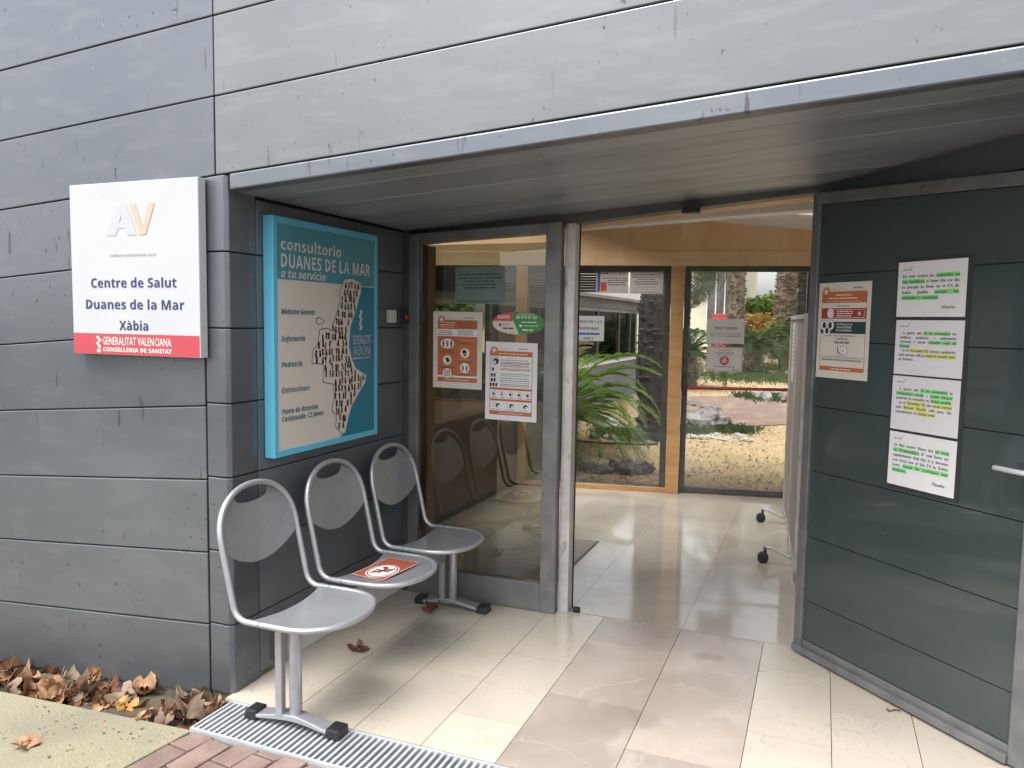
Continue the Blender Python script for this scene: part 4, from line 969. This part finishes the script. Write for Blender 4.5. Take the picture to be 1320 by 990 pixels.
s.rect(.012, .015, .035, .195, blue_ink); s.rect(.042, .018, .095, .10, red_ink); s.rect(.062, .045, .074, .075, orange_d, 2)
s.dashes(.055, .172, .06, .013, ink); s.dashes(.2, .172, .07, .008, ink_soft); s.dashes(.05, .152, .22, .006, pale_orange)
for r_ in range(4): s.dashes(.055 if r_ < 1 else .105, .132-.02*r_, .225 if r_ < 1 else .175, .011, ink, 2, r_)
tag(s.build('window_notice'), 'cream notice with a blue edge and red square at the top of the garden window', 'notice')
s = on_back(.508, 1.818, .300, .212, paper_win_cream, -.0008)
for r_, v in enumerate((.168, .148, .128, .106, .086)): s.dashes(.02, v, .26, .010, ink, 2, r_, 'c', (.95, 1, .6, .85, .75)[r_])
s.dashes(.06, .055, .18, .007, pale_orange); s.dashes(.03, .012, .24, .007, ink_soft)
tag(s.build('window_notice'), 'cream notice of five text lines high on the garden window beside the wooden post', 'notice')
s = on_back(1.205, 1.378, .330, .222, paper_win_pink, -.0225)
s.text('TEST COVID', .165, .128, .022, ink, 2, 'c', .20, bold=.005); s.dashes(.03, .085, .27, .008, ink_soft, 2, 1, 'c'); s.dashes(.03, .065, .27, .008, ink_soft, 2, 2, 'c', .95)
tag(s.build('test_notice'), 'white notice reading TEST COVID, the upper sheet on the glass garden door', 'notice')
s = on_back(1.21, 1.125, .318, .222, paper_win, -.0225)
s.rect(.004, .004, .314, .0065, blue_ink); s.rect(.004, .2155, .314, .218, blue_ink); s.rect(.004, .0066, .0065, .2154, blue_ink); s.rect(.3115, .0066, .314, .2154, blue_ink)
s.text('Test COVID', .159, .186, .017, red_ink, 3, 'c', .12); s.dashes(.07, .168, .18, .008, blue_ink, 3, 1, 'c'); s.dashes(.1, .15, .12, .008, blue_ink, 3, 2, 'c'); biohaz(s, .159, .10, .042, red_ink, white_ink, 3)
s.dashes(.07, .042, .18, .009, blue_ink, 3, 4, 'c'); s.dashes(.02, .016, .07, .010, red_ink, 3); s.dashes(.23, .016, .07, .010, ink, 3)
tag(s.build('test_notice'), 'white notice with a red biohazard disc, the lower sheet on the glass garden door', 'notice')

# entrance mat
s = thing('door_mat', 'grey slotted door mat let into the marble floor behind the sidelight', 'mat', (-2, 4.8, 0))
b = MB(); x = -2.6
b.box((-2.62, 4.22, .0005), (-1.41, 5.28, .004), steel_dark); b.build('mat_base', s)
b = MB(); i = 0; y = 4.235
while y < 5.26:
    b.box((-2.61, y, .0042), (-1.42, y+.016, .009), mat('mat_rib', (.42, .38, .34), .7) if 'mat_rib' not in MATS else MATS['mat_rib']); y += .03
b.build('mat_ribs', s)

b = MB(); b.box((-3.5, 4.35, .07), (-2.64, 6.72, .75), wood_dark); b.box((-3.52, 4.33, .751), (-2.62, 6.73, .785), wood_dark); b.box((-3.48, 4.38, 0), (-2.68, 6.7, .069), black_pl)
tag(b.build('counter', bevel=.004), 'dark wooden counter inside, seen through the sidelight glass', 'counter')
# mobile screen on castors
sc_ = thing('mobile_screen', 'grey mobile screen on castors standing inside behind the open door', 'screen', (-.15, 5.5, 0))
P0 = Vector((-.22, 6.38, 0)); P1 = Vector((-.085, 4.75, 0)); pd = (P1-P0).normalized(); pn = Vector((pd.y, -pd.x, 0)); 
if pn.x > 0: pn = -pn
PM = Matrix(((pd.x, pn.x, 0, P0.x), (pd.y, pn.y, 0, P0.y), (0, 0, 1, 0), (0, 0, 0, 1))); Lp = (P1-P0).length
b = MB(PM)
for u in (0, Lp/2-.012, Lp-.025): b.box((u, -.014, .05), (u+.025, .014, 1.62), alu)
b.box((.025, -.012, 1.59), (Lp-.025, .012, 1.618), alu); b.box((.025, -.012, .12), (Lp-.025, .012, .15), alu); b.build('frame', sc_, .002)
b = MB(PM); b.box((.025, -.006, .15), (Lp/2-.013, .006, 1.589), screen_m); b.box((Lp/2+.014, -.006, .15), (Lp-.026, .006, 1.589), screen_m); b.build('panel', sc_)
for u in (.012, Lp*.68):
    b = MB(PM); b.tube([(u, -.01, .05), (u, .02, .055), (u+.0, .12, .10), (u, .16, .105)], .010, galv, 8); b.tube([(u, .16, .105), (u, .16, .07)], .011, steel_dark, 8)
    b.tube([(u, -.01, .05), (u, -.12, .10), (u, -.16, .105)], .010, galv, 8); b.tube([(u, -.16, .105), (u, -.16, .07)], .011, steel_dark, 8)
    ft = b.build('foot', sc_)
    for q in (.16, -.16):
        for e in (-.014, .014):
            b = MB(PM); b.cyl((u+e-.009, q+.012, .036), (u+e+.009, q+.012, .036), .035, black_rub, 18); b.build('castor_wheel', ft, .004)
sn = PM
s = Sheet(PM @ Vector((.30, .0085, 1.15)), pd, (0, 0, 1), .297, .42, paper)
for r_ in range(9): s.dashes(.03, .36-.03*r_, .24, .01, ink_soft, 1, r_)
tag(s.build('screen_notice'), 'white sheet of paper pinned to the mobile screen', 'notice')

# ------------------------------------------------------------------ fallen leaves
def leaf_mesh(name, mt, seed, size):
    rg = random.Random(seed); n = 48; ring = []
    for k in range(n):
        a = 2*math.pi*k/n
        r = .5+.5*abs(math.cos(2.5*a))**1.2+.09*abs(math.cos(10*a+seed))
        if abs(a-math.pi) < .35: r *= .6
        ring.append((r*math.cos(a)*rg.uniform(.93, 1.05), r*math.sin(a)*rg.uniform(.93, 1.05)))
    c1, c2, tw = rg.uniform(.5, 1.7), rg.uniform(-.9, 1.1), rg.uniform(-1, 1); pa = rg.uniform(0, 3)
    def P(x, y):
        u = x*math.cos(pa)+y*math.sin(pa); v_ = -x*math.sin(pa)+y*math.cos(pa)
        z = c1*.55*v_*v_+c2*.35*u*u+tw*u*v_*.5+.16*math.sin(4*x+seed)*math.cos(5*y+seed)
        sh = 1/(1+.35*abs(c1)*v_*v_)
        return (x*sh*size, y*sh*size, z*size)
    b = MB(); vs = [P(0, 0)]; R3 = (.35, .7, 1)
    for q in R3: vs += [P(x*q, y*q) for x, y in ring]
    fs = [(0, 1+k, 1+(k+1) % n) for k in range(n)]
    for j in range(2): fs += [(1+j*n+k, 1+j*n+(k+1) % n, 1+(j+1)*n+(k+1) % n, 1+(j+1)*n+k) for k in range(n)]
    b.add(vs, fs, mt, .5, True)
    p0 = Vector(P(-.1, 0)); b.tube([P(-.2, 0), P(-.8, .03), (-1.15*size, .06*size, P(-.9, 0)[2]+.02*size)], .018*size, mt, 5)
    zmin = min(v[2] for v in b.v); b.v = [(x, y, z-zmin) for x, y, z in b.v]
    o = b.build(name); return o
LV = []
for k, mt in enumerate((dry1, dry1, dry4, dry2, dry1, dry4, dry2, dry1)):
    LV.append(leaf_mesh('fallen_leaf', mt, 30+k, .080+.012*(k % 3)))
rg = random.Random(21); used = set(); PILE = []
GL = 'dry brown leaves heaped along the foot of the wall'
spots = []
for k in range(54):
    t = rg.random(); xx = -3.75+1.55*t
    if -2.62 < xx < -2.47 and rg.random() < .8: xx -= .4
    y = rg.uniform(2.225, 2.43)
    spots.append((xx, y))
spots += [(-2.20-rg.uniform(0, .24), rg.uniform(2.23, 2.44)) for k in range(11)]
for k, (xx, y) in enumerate(spots):
    i = rg.randrange(len(LV)); src = LV[i]
    if i not in used: o = src; used.add(i)
    else: o = src.copy(); COL.objects.link(o)
    z = -.075+.047*(xx+2.2)+rg.uniform(-.01, .03)+(.01 if xx < -2.9 else 0)
    o.location = (xx, y, z); o.rotation_euler = (rg.uniform(-.9, .9), rg.uniform(-.9, .9), rg.uniform(0, 6.28)); q = rg.uniform(.62, .95); o.scale = (q, q, q)
    tag(o, 'dry brown leaf in the heap along the foot of the grey wall', 'leaf', GL)
for i, o in enumerate(LV):
    if i not in used: bpy.data.objects.remove(o)
b = MB(); rg = random.Random(77)
for k in range(520):
    xx = rg.uniform(-4.2, -2.2); d = abs(rg.gauss(0, .13)); y = 2.40-d if rg.random() < .5 else 2.2-abs(rg.gauss(0, .22))
    z = (zp(xx)+.001) if y < 2.16 else -.071+.047*(xx+2.2)
    a = rg.uniform(0, 6.28); q = rg.uniform(.002, .008)*(1.5 if y > 2.2 else 1); u = Vector((math.cos(a), math.sin(a), rg.uniform(-.3, .3)))*q; v_ = Vector((-math.sin(a), math.cos(a), rg.uniform(0, .5)))*q*.6; p = Vector((xx, y, z+q*.4))
    b.add([p-u, p+v_, p+u, p-v_], [(0, 1, 2, 3)], (dry1, dry2, dry4, soil)[rg.randrange(4)])
tag(b.build('leaf_crumbs'), 'crumbs of dry leaf and grit along the pavement edge by the wall', 'leaf crumbs', kind='stuff')
def lone(mt, seed, size, loc, rz, label, tiltx=0):
    o = leaf_mesh('fallen_leaf', mt, seed, size); o.location = loc; o.rotation_euler = (tiltx, 0, rz); tag(o, label, 'leaf')
lone(dry3, 71, .085, (-3.29, 2.19, zp(-3.29)+.004), .4, 'yellow leaf at the pavement edge, far left of the heap')
lone(dry3, 75, .06, (-2.55, 2.23, -.03), 2.4, 'small yellow leaf at the pavement edge in the middle of the heap', .3)
lone(dry1, 72, .055, (-2.66, 1.905, zp(-2.66)+.002), .5, 'single tan leaf lying out on the yellow pavement')
lone(dry2, 73, .055, (-1.955, 3.03, .002), 1.9, 'brown star shaped leaf on the marble floor under the middle of the bench')
lone(dry2, 74, .065, (-1.88, 3.62, .002), .3, 'brown crumpled leaf on the marble beside the far bench foot')
b = MB(); b.tube([(.315, 3.39, .004), (.34, 3.41, .006), (.36, 3.412, .004)], .0025, dry2, 5); b.tube([(.315, 3.39, .004), (.309, 3.40, .008)], .004, dry2, 5); tag(b.build('twig'), 'tiny dark twig on the marble at the foot of the open door', 'twig')

# ================================================================== GARDEN
def frond(b, base, az, L, e0, droop, nl, ll, lw, mt, vee=.5, rg=random):
    """pinnate leaf: a curved stalk with two rows of narrow leaflets"""
    pts = []; p = Vector(base); e = e0; st = L/14
    for i in range(15):
        pts.append(p.copy()); d = Vector((math.cos(az)*math.cos(e), math.sin(az)*math.cos(e), math.sin(e))); p = p+d*st; e -= droop/14*(1+i/9)
    b.tube(pts, .01, mt, 4, rr=[.012*L*(1-.8*i/14) for i in range(15)])
    side = Vector((-math.sin(az), math.cos(az), 0))
    for k in range(nl):
        t = .10+.9*k/nl; i = min(13, int(t*14)); q = pts[i].lerp(pts[i+1], t*14-i); tg = (pts[i+1]-pts[i]).normalized(); up = side.cross(tg)*-1
        if up.z < 0: up = -up
        l = ll*(math.sin(math.pi*min(1, t*.93+.07))**.6)*rg.uniform(.85, 1.1)
        for sg_ in (1, -1):
            d = (tg*.75+side*sg_*.95+up*vee+Vector((rg.uniform(-.1, .1), rg.uniform(-.1, .1), rg.uniform(-.12, .05)))).normalized(); wv = tg*lw*.5
            m_ = q+d*l*.55; tip = q+d*l-Vector((0, 0, l*.18))
            b.add([q-wv*.6, q+wv*.6, m_+wv, tip, m_-wv], [(0, 1, 2, 3, 4)], mt)
def trunk(b, x, y, z0, h, r0, r1, mt, lean=(0, 0), scales=True, rg=random, rings=None):
    n = 16; N = 14; pts = [(x+lean[0]*(i/N)**1.3*h, y+lean[1]*(i/N)**1.3*h, z0+h*i/N) for i in range(N+1)]
    b.tube(pts, r0, mt, n, rr=[r0*(1.25 if i == 0 else 1)+(r1-r0)*i/N for i in range(N+1)])
    if not scales: return pts[-1]
    rings = rings or int(h/.075)
    for j in range(rings):
        t = (j+.5)/rings; r = r0+(r1-r0)*t; cx = x+lean[0]*t**1.3*h; cy_ = y+lean[1]*t**1.3*h; zz = z0+t*h
        m_ = 11
        for k in range(m_):
            if rg.random() < .3: continue
            a = 2*math.pi*(k+.38*j)/m_+rg.uniform(-.16, .16); da = math.pi/m_*rg.uniform(.7, 1.15); s_ = r*rg.uniform(1.02, 1.42)
            P = lambda rr, aa, z_: (cx+rr*math.cos(aa), cy_+rr*math.sin(aa), z_)
            h_ = h/rings*rg.uniform(.7, 1.5); zz = z0+t*h+rg.uniform(-.35, .35)*h/rings
            b.add([P(r*.96, a-da, zz-h_*.6), P(r*.96, a+da, zz-h_*.6), P(s_, a+da*.7, zz+h_*.45), P(s_, a-da*.7, zz+h_*.45), P(r*.9, a+da*.7, zz+h_*.7), P(r*.9, a-da*.7, zz+h_*.7)], [(0, 1, 2, 3), (3, 2, 4, 5), (0, 3, 5), (1, 4, 2)], mt)
    return pts[-1]
def cycad(name, label, cat, x, y, th, tr, n, L, mt, seed, e_lo=-.1, e_hi=1.2, nl=34, ll=.17, lw=.014, group=None):
    rg = random.Random(seed); z0 = gz(x, y)-.02; t = thing(name, label, cat, (x, y, z0), group)
    b = MB(); trunk(b, x, y, z0, th, tr, tr*.9, bark_l, rg=rg, rings=max(3, int(th/.06))); b.build('trunk', t)
    b = MB()
    for k in range(n):
        az = k*2.399+rg.uniform(-.2, .2); e = e_lo+(e_hi-e_lo)*(k/n)
        frond(b, (x+.04*math.cos(az), y+.04*math.sin(az), z0+th), az, L*rg.uniform(.85, 1.1), e, rg.uniform(.9, 1.5), nl, ll, lw, mt, .35, rg)
    b.build('crown', t)
cycad('sago_palm', 'bright green sago palm close behind the garden window', 'sago palm', -2.98, 9.0, .42, .13, 46, 1.55, fern, 1, .12, 1.4, 60, .2, .013)
cycad('cycad', 'dark upright cycad on a stout trunk, left behind the glass garden door', 'cycad', -2.72, 17.2, .75, .22, 34, 1.35, fern_d, 2, -.1, 1.35, 30, .2, .022)
cycad('cycad', 'small cycad on a short dark trunk in the middle behind the glass garden door', 'cycad', -1.85, 23.5, .85, .26, 30, 1.5, fern_d, 3, -.2, 1.0, 26, .22, .028)
cycad('cycad', 'cycad with arching fronds beside the brick planter, far right in the garden', 'cycad', -.75, 27.5, 1.0, .24, 30, 1.9, fern_d, 4, -.2, .8, 26, .26, .032)
def palm(name, label, x, y, h, r0, r1, mt, lean, n, L, seed, e0=(-.5, 1.2), dr=(1.2, 2.0)):
    rg = random.Random(seed); z0 = gz(x, y)-.05; t = thing(name, label, 'palm tree', (x, y, z0), 'palms in the garden')
    b = MB(); top = trunk(b, x, y, z0, h, r0, r1, mt, lean, True, rg); b.build('trunk', t)
    b = MB()
    for k in range(n):
        az = k*2.399+rg.uniform(-.2, .2); frond(b, top, az, L*rg.uniform(.85, 1.1), e0[0]+(e0[1]-e0[0])*k/n, rg.uniform(*dr), 36, .42, .03, palm_leaf, .15, rg)
    b.build('crown', t)
palm('palm_tree', 'palm with a dark shaggy trunk just left of the wooden post', -2.11, 10.45, 5.6, .165, .16, bark, (-.01, 0), 20, 2.2, 5)
palm('palm_tree', 'tall thick trunked palm behind the notices on the glass garden door', -2.42, 24, 5.6, .22, .25, bark_l, (0, 0), 26, 3.0, 6, (-.9, 1.2))
palm('palm_tree', 'leaning thick palm far back to the right of the glass garden door', -1.55, 34, 7.6, .44, .34, bark_l, (.05, 0), 34, 3.2, 7, (-.9, 1.2))
palm('palm_tree', 'slim palm with a thin straight trunk in front of the white building', -3.35, 21, 3.2, .075, .07, bark, (0, 0), 26, 1.8, 8, (-.6, 1.1))
palm('palm_tree', 'palm trunk at the far right edge of the garden view', -.62, 30, 7.0, .2, .2, bark, (-.03, 0), 28, 2.8, 9, (-.8, 1.2))

def rock(b, x, y, z, sx, sy, sz, mt, seed):
    bm = bmesh.new(); bmesh.ops.create_icosphere(bm, subdivisions=3, radius=1); rg = random.Random(seed)
    from mathutils import noise
    o = Vector((seed*3.1, seed*1.7, 0))
    vs = []
    for v in bm.verts:
        d = 1+.45*noise.noise(v.co*1.6+o)+.18*noise.noise(v.co*4+o)+.07*noise.noise(v.co*10+o)
        vs.append((x+v.co.x*d*sx, y+v.co.y*d*sy, z+v.co.z*d*sz))
    b.add(vs, [tuple(q.index for q in f.verts) for f in bm.faces], mt, .5, False); bm.free()
def one_rock(label, x, y, sx, sy, sz, mt, seed, group=None):
    b = MB(); rock(b, x, y, gz(x, y)+sz*.35, sx, sy, sz, mt, seed); tag(b.build('rock'), label, 'rock', group)
one_rock('large grey boulder in front of the red gravel behind the glass garden door', -1.52, 11.7, .30, .22, .19, rockm, 1)
rg = random.Random(31)
for k in range(9): one_rock('small pale stone edging the bed around the large boulder', -1.85+k*.12+rg.uniform(-.05, .05), 10.75+rg.uniform(-.12, .12), rg.uniform(.05, .1), rg.uniform(.05, .08), rg.uniform(.035, .06), rock_pale, 40+k, 'stones round the boulder')
one_rock('white angular rock left of the dark palm trunk', -2.75, 10.75, .20, .16, .15, rock_pale, 61)
for k in range(8): one_rock('pale stone in the edging at the foot of the dark palm', -2.75+k*.13+rg.uniform(-.04, .04), 10.0+rg.uniform(-.1, .1), rg.uniform(.05, .09), rg.uniform(.05, .08), rg.uniform(.03, .06), rock_pale if k % 2 else rockm, 70+k, 'stones round the dark palm')
for k in range(9): one_rock('dark rough rock in the row close outside the garden window', -2.75+k*.125, 8.15+rg.uniform(-.12, .12), rg.uniform(.09, .15), rg.uniform(.08, .13), rg.uniform(.07, .12), rock_dark, 90+k, 'rocks close outside the garden window')
for k in range(9): one_rock('grey rock in the low ring right of the red gravel', -.95+.45*math.cos(k*.7)+.25, 15.6+.5*math.sin(k*.7), rg.uniform(.1, .17), rg.uniform(.09, .14), rg.uniform(.09, .15), rock_dark if k % 2 else rockm, 110+k, 'rocks right of the red gravel')
for k in range(12): one_rock('low stone in the winding edge left of the red gravel', -2.65+.09*k, 15.0-.13*k+rg.uniform(-.1, .1), rg.uniform(.06, .12), rg.uniform(.06, .1), rg.uniform(.05, .08), rock_dark if k % 3 else rockm, 130+k, 'stones left of the red gravel')
def tuft(b, x, y, n, h, sp, mt, rg):
    for k in range(n):
        px, py = x+rg.gauss(0, sp), y+rg.gauss(0, sp); z = gz(px, py); a = rg.uniform(0, 6.28); l = h*rg.uniform(.5, 1.1); d = Vector((math.cos(a), math.sin(a), 0)); wv = Vector((-d.y, d.x, 0))*.004
        p = Vector((px, py, z)); q = p+d*l*.35+Vector((0, 0, l*.7)); t = p+d*l*.8+Vector((0, 0, l*.75))
        b.add([p-wv, p+wv, q+wv, t, q-wv], [(0, 1, 2, 3, 4)], mt)
b = MB(); rg = random.Random(41)
for x, y, n, h, sp in ((-1.72, 11.15, 420, .10, .16), (-1.1, 11.4, 420, .11, .14), (-2.45, 10.45, 900, .10, .2), (-2.1, 10.15, 400, .14, .10), (-.6, 15.6, 900, .16, .28), (-1.2, 15.9, 300, .13, .2), (-2.0, 21, 1800, .10, 1.2), (-.9, 21, 1800, .10, 1.0), (-1.6, 25.5, 1500, .12, 1.2)): tuft(b, x, y, n, h, sp, grassm, rg)
tag(b.build('ground_cover'), 'low grey green plants growing between the stones', 'ground cover', kind='stuff')
b = MB(); rg = random.Random(43)
for k in range(8500):
    y = 7.3+12*rg.random()**1.7; x = rg.uniform(-4.0, .8)*(.75+.03*y); z = gz(x, y)+.006; a = rg.uniform(0, 6.28); q = rg.uniform(.008, .026); tl = rg.uniform(-.5, .5)
    u = Vector((math.cos(a), math.sin(a), tl))*q; v_ = Vector((-math.sin(a), math.cos(a), rg.uniform(-.4, .4)))*q*.6; p = Vector((x, y, z+q*.4))
    b.add([p-u, p+v_, p+u, p-v_], [(0, 1, 2, 3)], (dry1, dry4, dry2, dry1, dry3, dry2)[rg.randrange(6)])
tag(b.build('leaf_litter'), 'scattered small dry leaves over the garden gravel', 'leaf litter', kind='stuff')
b = MB(); b.tube([(-3.2, 9.6, gz(-3.2, 9.6)+.02), (-2.6, 9.55, gz(-2.6, 9.55)+.025), (-2.0, 9.75, gz(-2, 9.75)+.02), (-1.9, 9.9, gz(-1.9, 9.9)+.02)], .012, black_rub, 6); tag(b.build('irrigation_hose'), 'thin dark irrigation hose on the gravel by the sago palm', 'hose')

def foliage(b, blobs, n, size, mts, rg):
    for k in range(n):
        cx, cy_, cz, rx, ry, rz = blobs[rg.randrange(len(blobs))]
        d = Vector((rg.gauss(0, 1), rg.gauss(0, 1), rg.gauss(0, 1))).normalized(); q = rg.uniform(.55, 1.05)
        p = Vector((cx+d.x*rx*q, cy_+d.y*ry*q, cz+d.z*rz*q))
        u = Vector((rg.gauss(0, 1), rg.gauss(0, 1), rg.gauss(0, .6))).normalized(); v_ = u.cross(Vector((rg.gauss(0, 1), rg.gauss(0, 1), rg.gauss(0, 1)))).normalized()
        s_ = size*rg.uniform(.6, 1.3); b.add([p-u*s_, p+v_*s_*.5, p+u*s_, p-v_*s_*.5], [(0, 1, 2, 3)], mts[rg.randrange(len(mts))])
def tree(name, label, cat, x, y, h, wd, th, mts, seed, n=5200, size=.11, group=None):
    rg = random.Random(seed); z0 = gz(x, y) if y < 60 else .18; t = thing(name, label, cat, (x, y, z0-.05), group)
    b = MB(); b.tube([(x, y, z0-.05), (x+.05*wd, y, z0+th*.6), (x-.03*wd, y, z0+th+.3*(h-th))], .1, bark_l, 8, rr=[.06*wd, .045*wd, .03*wd])
    for k in range(5):
        a = k*1.3+rg.random(); b.tube([(x, y, z0+th*.7), (x+.25*wd*math.cos(a), y+.25*wd*math.sin(a), z0+th+.35*(h-th)), (x+.4*wd*math.cos(a), y+.4*wd*math.sin(a), z0+th+.6*(h-th))], .03, bark_l, 6, rr=[.03*wd, .018*wd, .008*wd])
    b.build('trunk', t)
    bl = []
    for k in range(13):
        a = rg.uniform(0, 6.28); q = rg.uniform(.1, .38)*wd; zz = z0+th+(h-th)*rg.uniform(.15, .85); r = wd*rg.uniform(.12, .24)
        bl.append((x+q*math.cos(a), y+q*math.sin(a), zz, r*1.2, r*1.2, r*.8*(h-th)/wd+.1))
    b = MB(); foliage(b, bl, n, size, mts, rg); b.build('crown', t)
tree('broadleaf_tree', 'round yellow green tree beyond the garden, between the two thick palms', 'tree', -4.0, 47, 3.15, 5.5, .4, [bush, bush, bush_d], 51, 7000, .13, 'trees beyond the garden')
tree('broadleaf_tree', 'yellow green tree beyond the garden, behind the leaning palm', 'tree', -.8, 45, 3.3, 5, .4, [bush, bush_d, bush], 52, 6000, .13, 'trees beyond the garden')
tree('broadleaf_tree', 'yellow green tree beyond the garden at the far right', 'tree', 3.6, 46, 3.6, 5, .4, [bush, bush_d], 53, 5000, .13, 'trees beyond the garden')
tree('autumn_shrub', 'orange leaved shrub in front of the yellow green trees', 'shrub', -2.15, 29, 1.75, 1.6, .35, [rust, rust, bush], 54, 3200, .07)
tree('leafy_shrub', 'dark green shrub standing behind the brick planter', 'shrub', -.2, 33, 1.8, 2.6, .2, [bush_d, bush], 55, 3000, .08)
for k, (x, y, h, wd) in enumerate(((-10.5, 15, 3.0, 4.2), (-12, 21, 3.4, 5), (-8.6, 26, 3.4, 4.5), (-14, 11, 3.2, 5))):
    tree('broadleaf_tree', ('bushy tree seen through the wing windows, nearest the sago palm', 'taller tree seen through the middle wing windows', 'bushy tree beyond the far end of the wing', 'broad tree seen through the wing at its near end')[k], 'tree', x, y, h, wd, .8, [bush, bush_d, bush], 60+k, 5000, .13, 'trees behind the wing')
pt = thing('brick_planter', 'low reddish brick planter at the right of the garden', 'planter', (-.75, 28.2, .1))
b = MB(); b.box((-1.35, 27.9, .1), (.6, 28.1, .62), red_gravel); b.box((-1.38, 27.87, .62), (.63, 28.13, .68), brick); b.build('planter_wall', pt, .01)
b = MB(); b.box((-4.9, 37.8, .1), (-2.9, 38.0, 1.95), mat('red_fence_paint', (.42, .05, .045), .6, 0, (.35, .045, .04), 3)); b.box((-4.9, 37.78, 1.95), (-2.9, 38.02, 2.05), MATS['red_fence_paint']); tag(b.build('red_wall', bevel=.01), 'low red wall in front of the white building', 'wall')

# low wing of the building along the garden
wg = thing('clinic_wing', 'low grey wing with a white fascia and window band left of the garden', 'building', (-3.6, 12.5, 0))
XW = -3.52; YA, YB = 8.2, 16.2
b = MB(); b.box((XW-.2, YA, -.3), (XW, YB, .83), plaster_grey); b.box((XW-5, YB-.2, -.3), (XW-.201, YB, .83), plaster_grey); b.box((XW-5, YA, -.3), (XW-4.8, YB-.201, .83), plaster_grey); b.build('low_wall', wg, .01)
b = MB(); b.box((XW-.24, YA, .831), (XW+.04, YB+.04, .875), white_metal); b.build('window_sill', wg, .004)
b = MB(); b.box((XW-.16, YA, 1.80), (XW-.01, YB, 1.95), plaster_grey); b.build('header_panel', wg, .004)
b = MB(); b.box((XW-5.3, YA-.1, 1.952), (XW+.14, YB+.5, 2.0), steel); b.box((XW+.08, YA-.1, 2.001), (XW+.14, YB+.5, 2.24), white_metal); b.box((XW-5.3, YB+.44, 2.001), (XW+.079, YB+.5, 2.24), white_metal); b.box((XW-5.3, YA-.1, 2.001), (XW+.075, YB+.43, 2.16), roofm); b.build('roof', wg, .004)
YM = [8.25, 9.9, 11.45, 12.9, 14.4, 15.3, 16.1]
wf = None
for a, c in zip(YM, YM[1:]):
    b = MB(); b.box((XW-.10, a, .876), (XW-.04, a+.07, 1.80), steel_dark); b.box((XW-.10, a+.07, .876), (XW-.04, c, .93), steel); b.box((XW-.10, a+.07, 1.74), (XW-.04, c, 1.80), steel)
    f = b.build('window', wg, .003); b = MB(); b.box((XW-.075, a+.071, .931), (XW-.067, c-.001, 1.739), glass_clear); b.build('pane', f)
b = MB()
for y in (8.3, 10, 11.6, 13.2, 14.8, 16.0): b.box((XW-4.95, y, .83), (XW-4.85, y+.12, 1.95), steel_dark)
b.build('rear_window_frame', wg)
b = MB(); b.box((XW-4.7, YA, -.1), (XW-.21, YB-.2, 0.0), plaster_grey); b.build('wing_floor', wg)
b = MB(); b.box((XW+.02, 15.75, -.1), (XW+.12, 15.85, 1.951), blue_metal); b.box((XW+.001, 15.69, .05), (XW+.16, 15.91, .09), blue_metal); b.build('post', wg, .004)

# white building beyond
wb = thing('white_building', 'cream white building with a strip of small windows beyond the garden', 'building', (-9, 44, 0))
b = MB(); b.box((-16, 41, -.2), (-4.0, 52, 9), cream); b.build('wall', wb)
b = MB(); b.box((-16.3, 40.7, 9), (-3.7, 52.3, 9.3), white_metal); b.build('roof', wb, .02)
for k in range(6):
    x = -8.3+k*.40
    b = MB(); b.box((x, 40.93, 2.55), (x+.3, 40.99, 3.35), steel_dark); f = b.build('window', wb); b = MB(); b.box((x+.03, 40.915, 2.58), (x+.27, 40.929, 3.32), glass_clear); b.build('pane', f)
b = MB(); b.box((-5.6, 40.9, 1.6), (-4.2, 40.99, 4.3), steel)
for k in range(4): b.box((-5.6+k*.44, 40.84, 1.6), (-5.53+k*.44, 40.899, 4.3), white_metal)
f = b.build('window', wb); b = MB(); b.box((-5.52, 40.86, 1.65), (-4.22, 40.88, 4.25), glass_clear); b.build('pane', f)
b = MB(); b.box((-6.2, 39.6, 4.4), (-3.9, 40.99, 4.8), steel_dark); b.build('canopy', wb, .01)
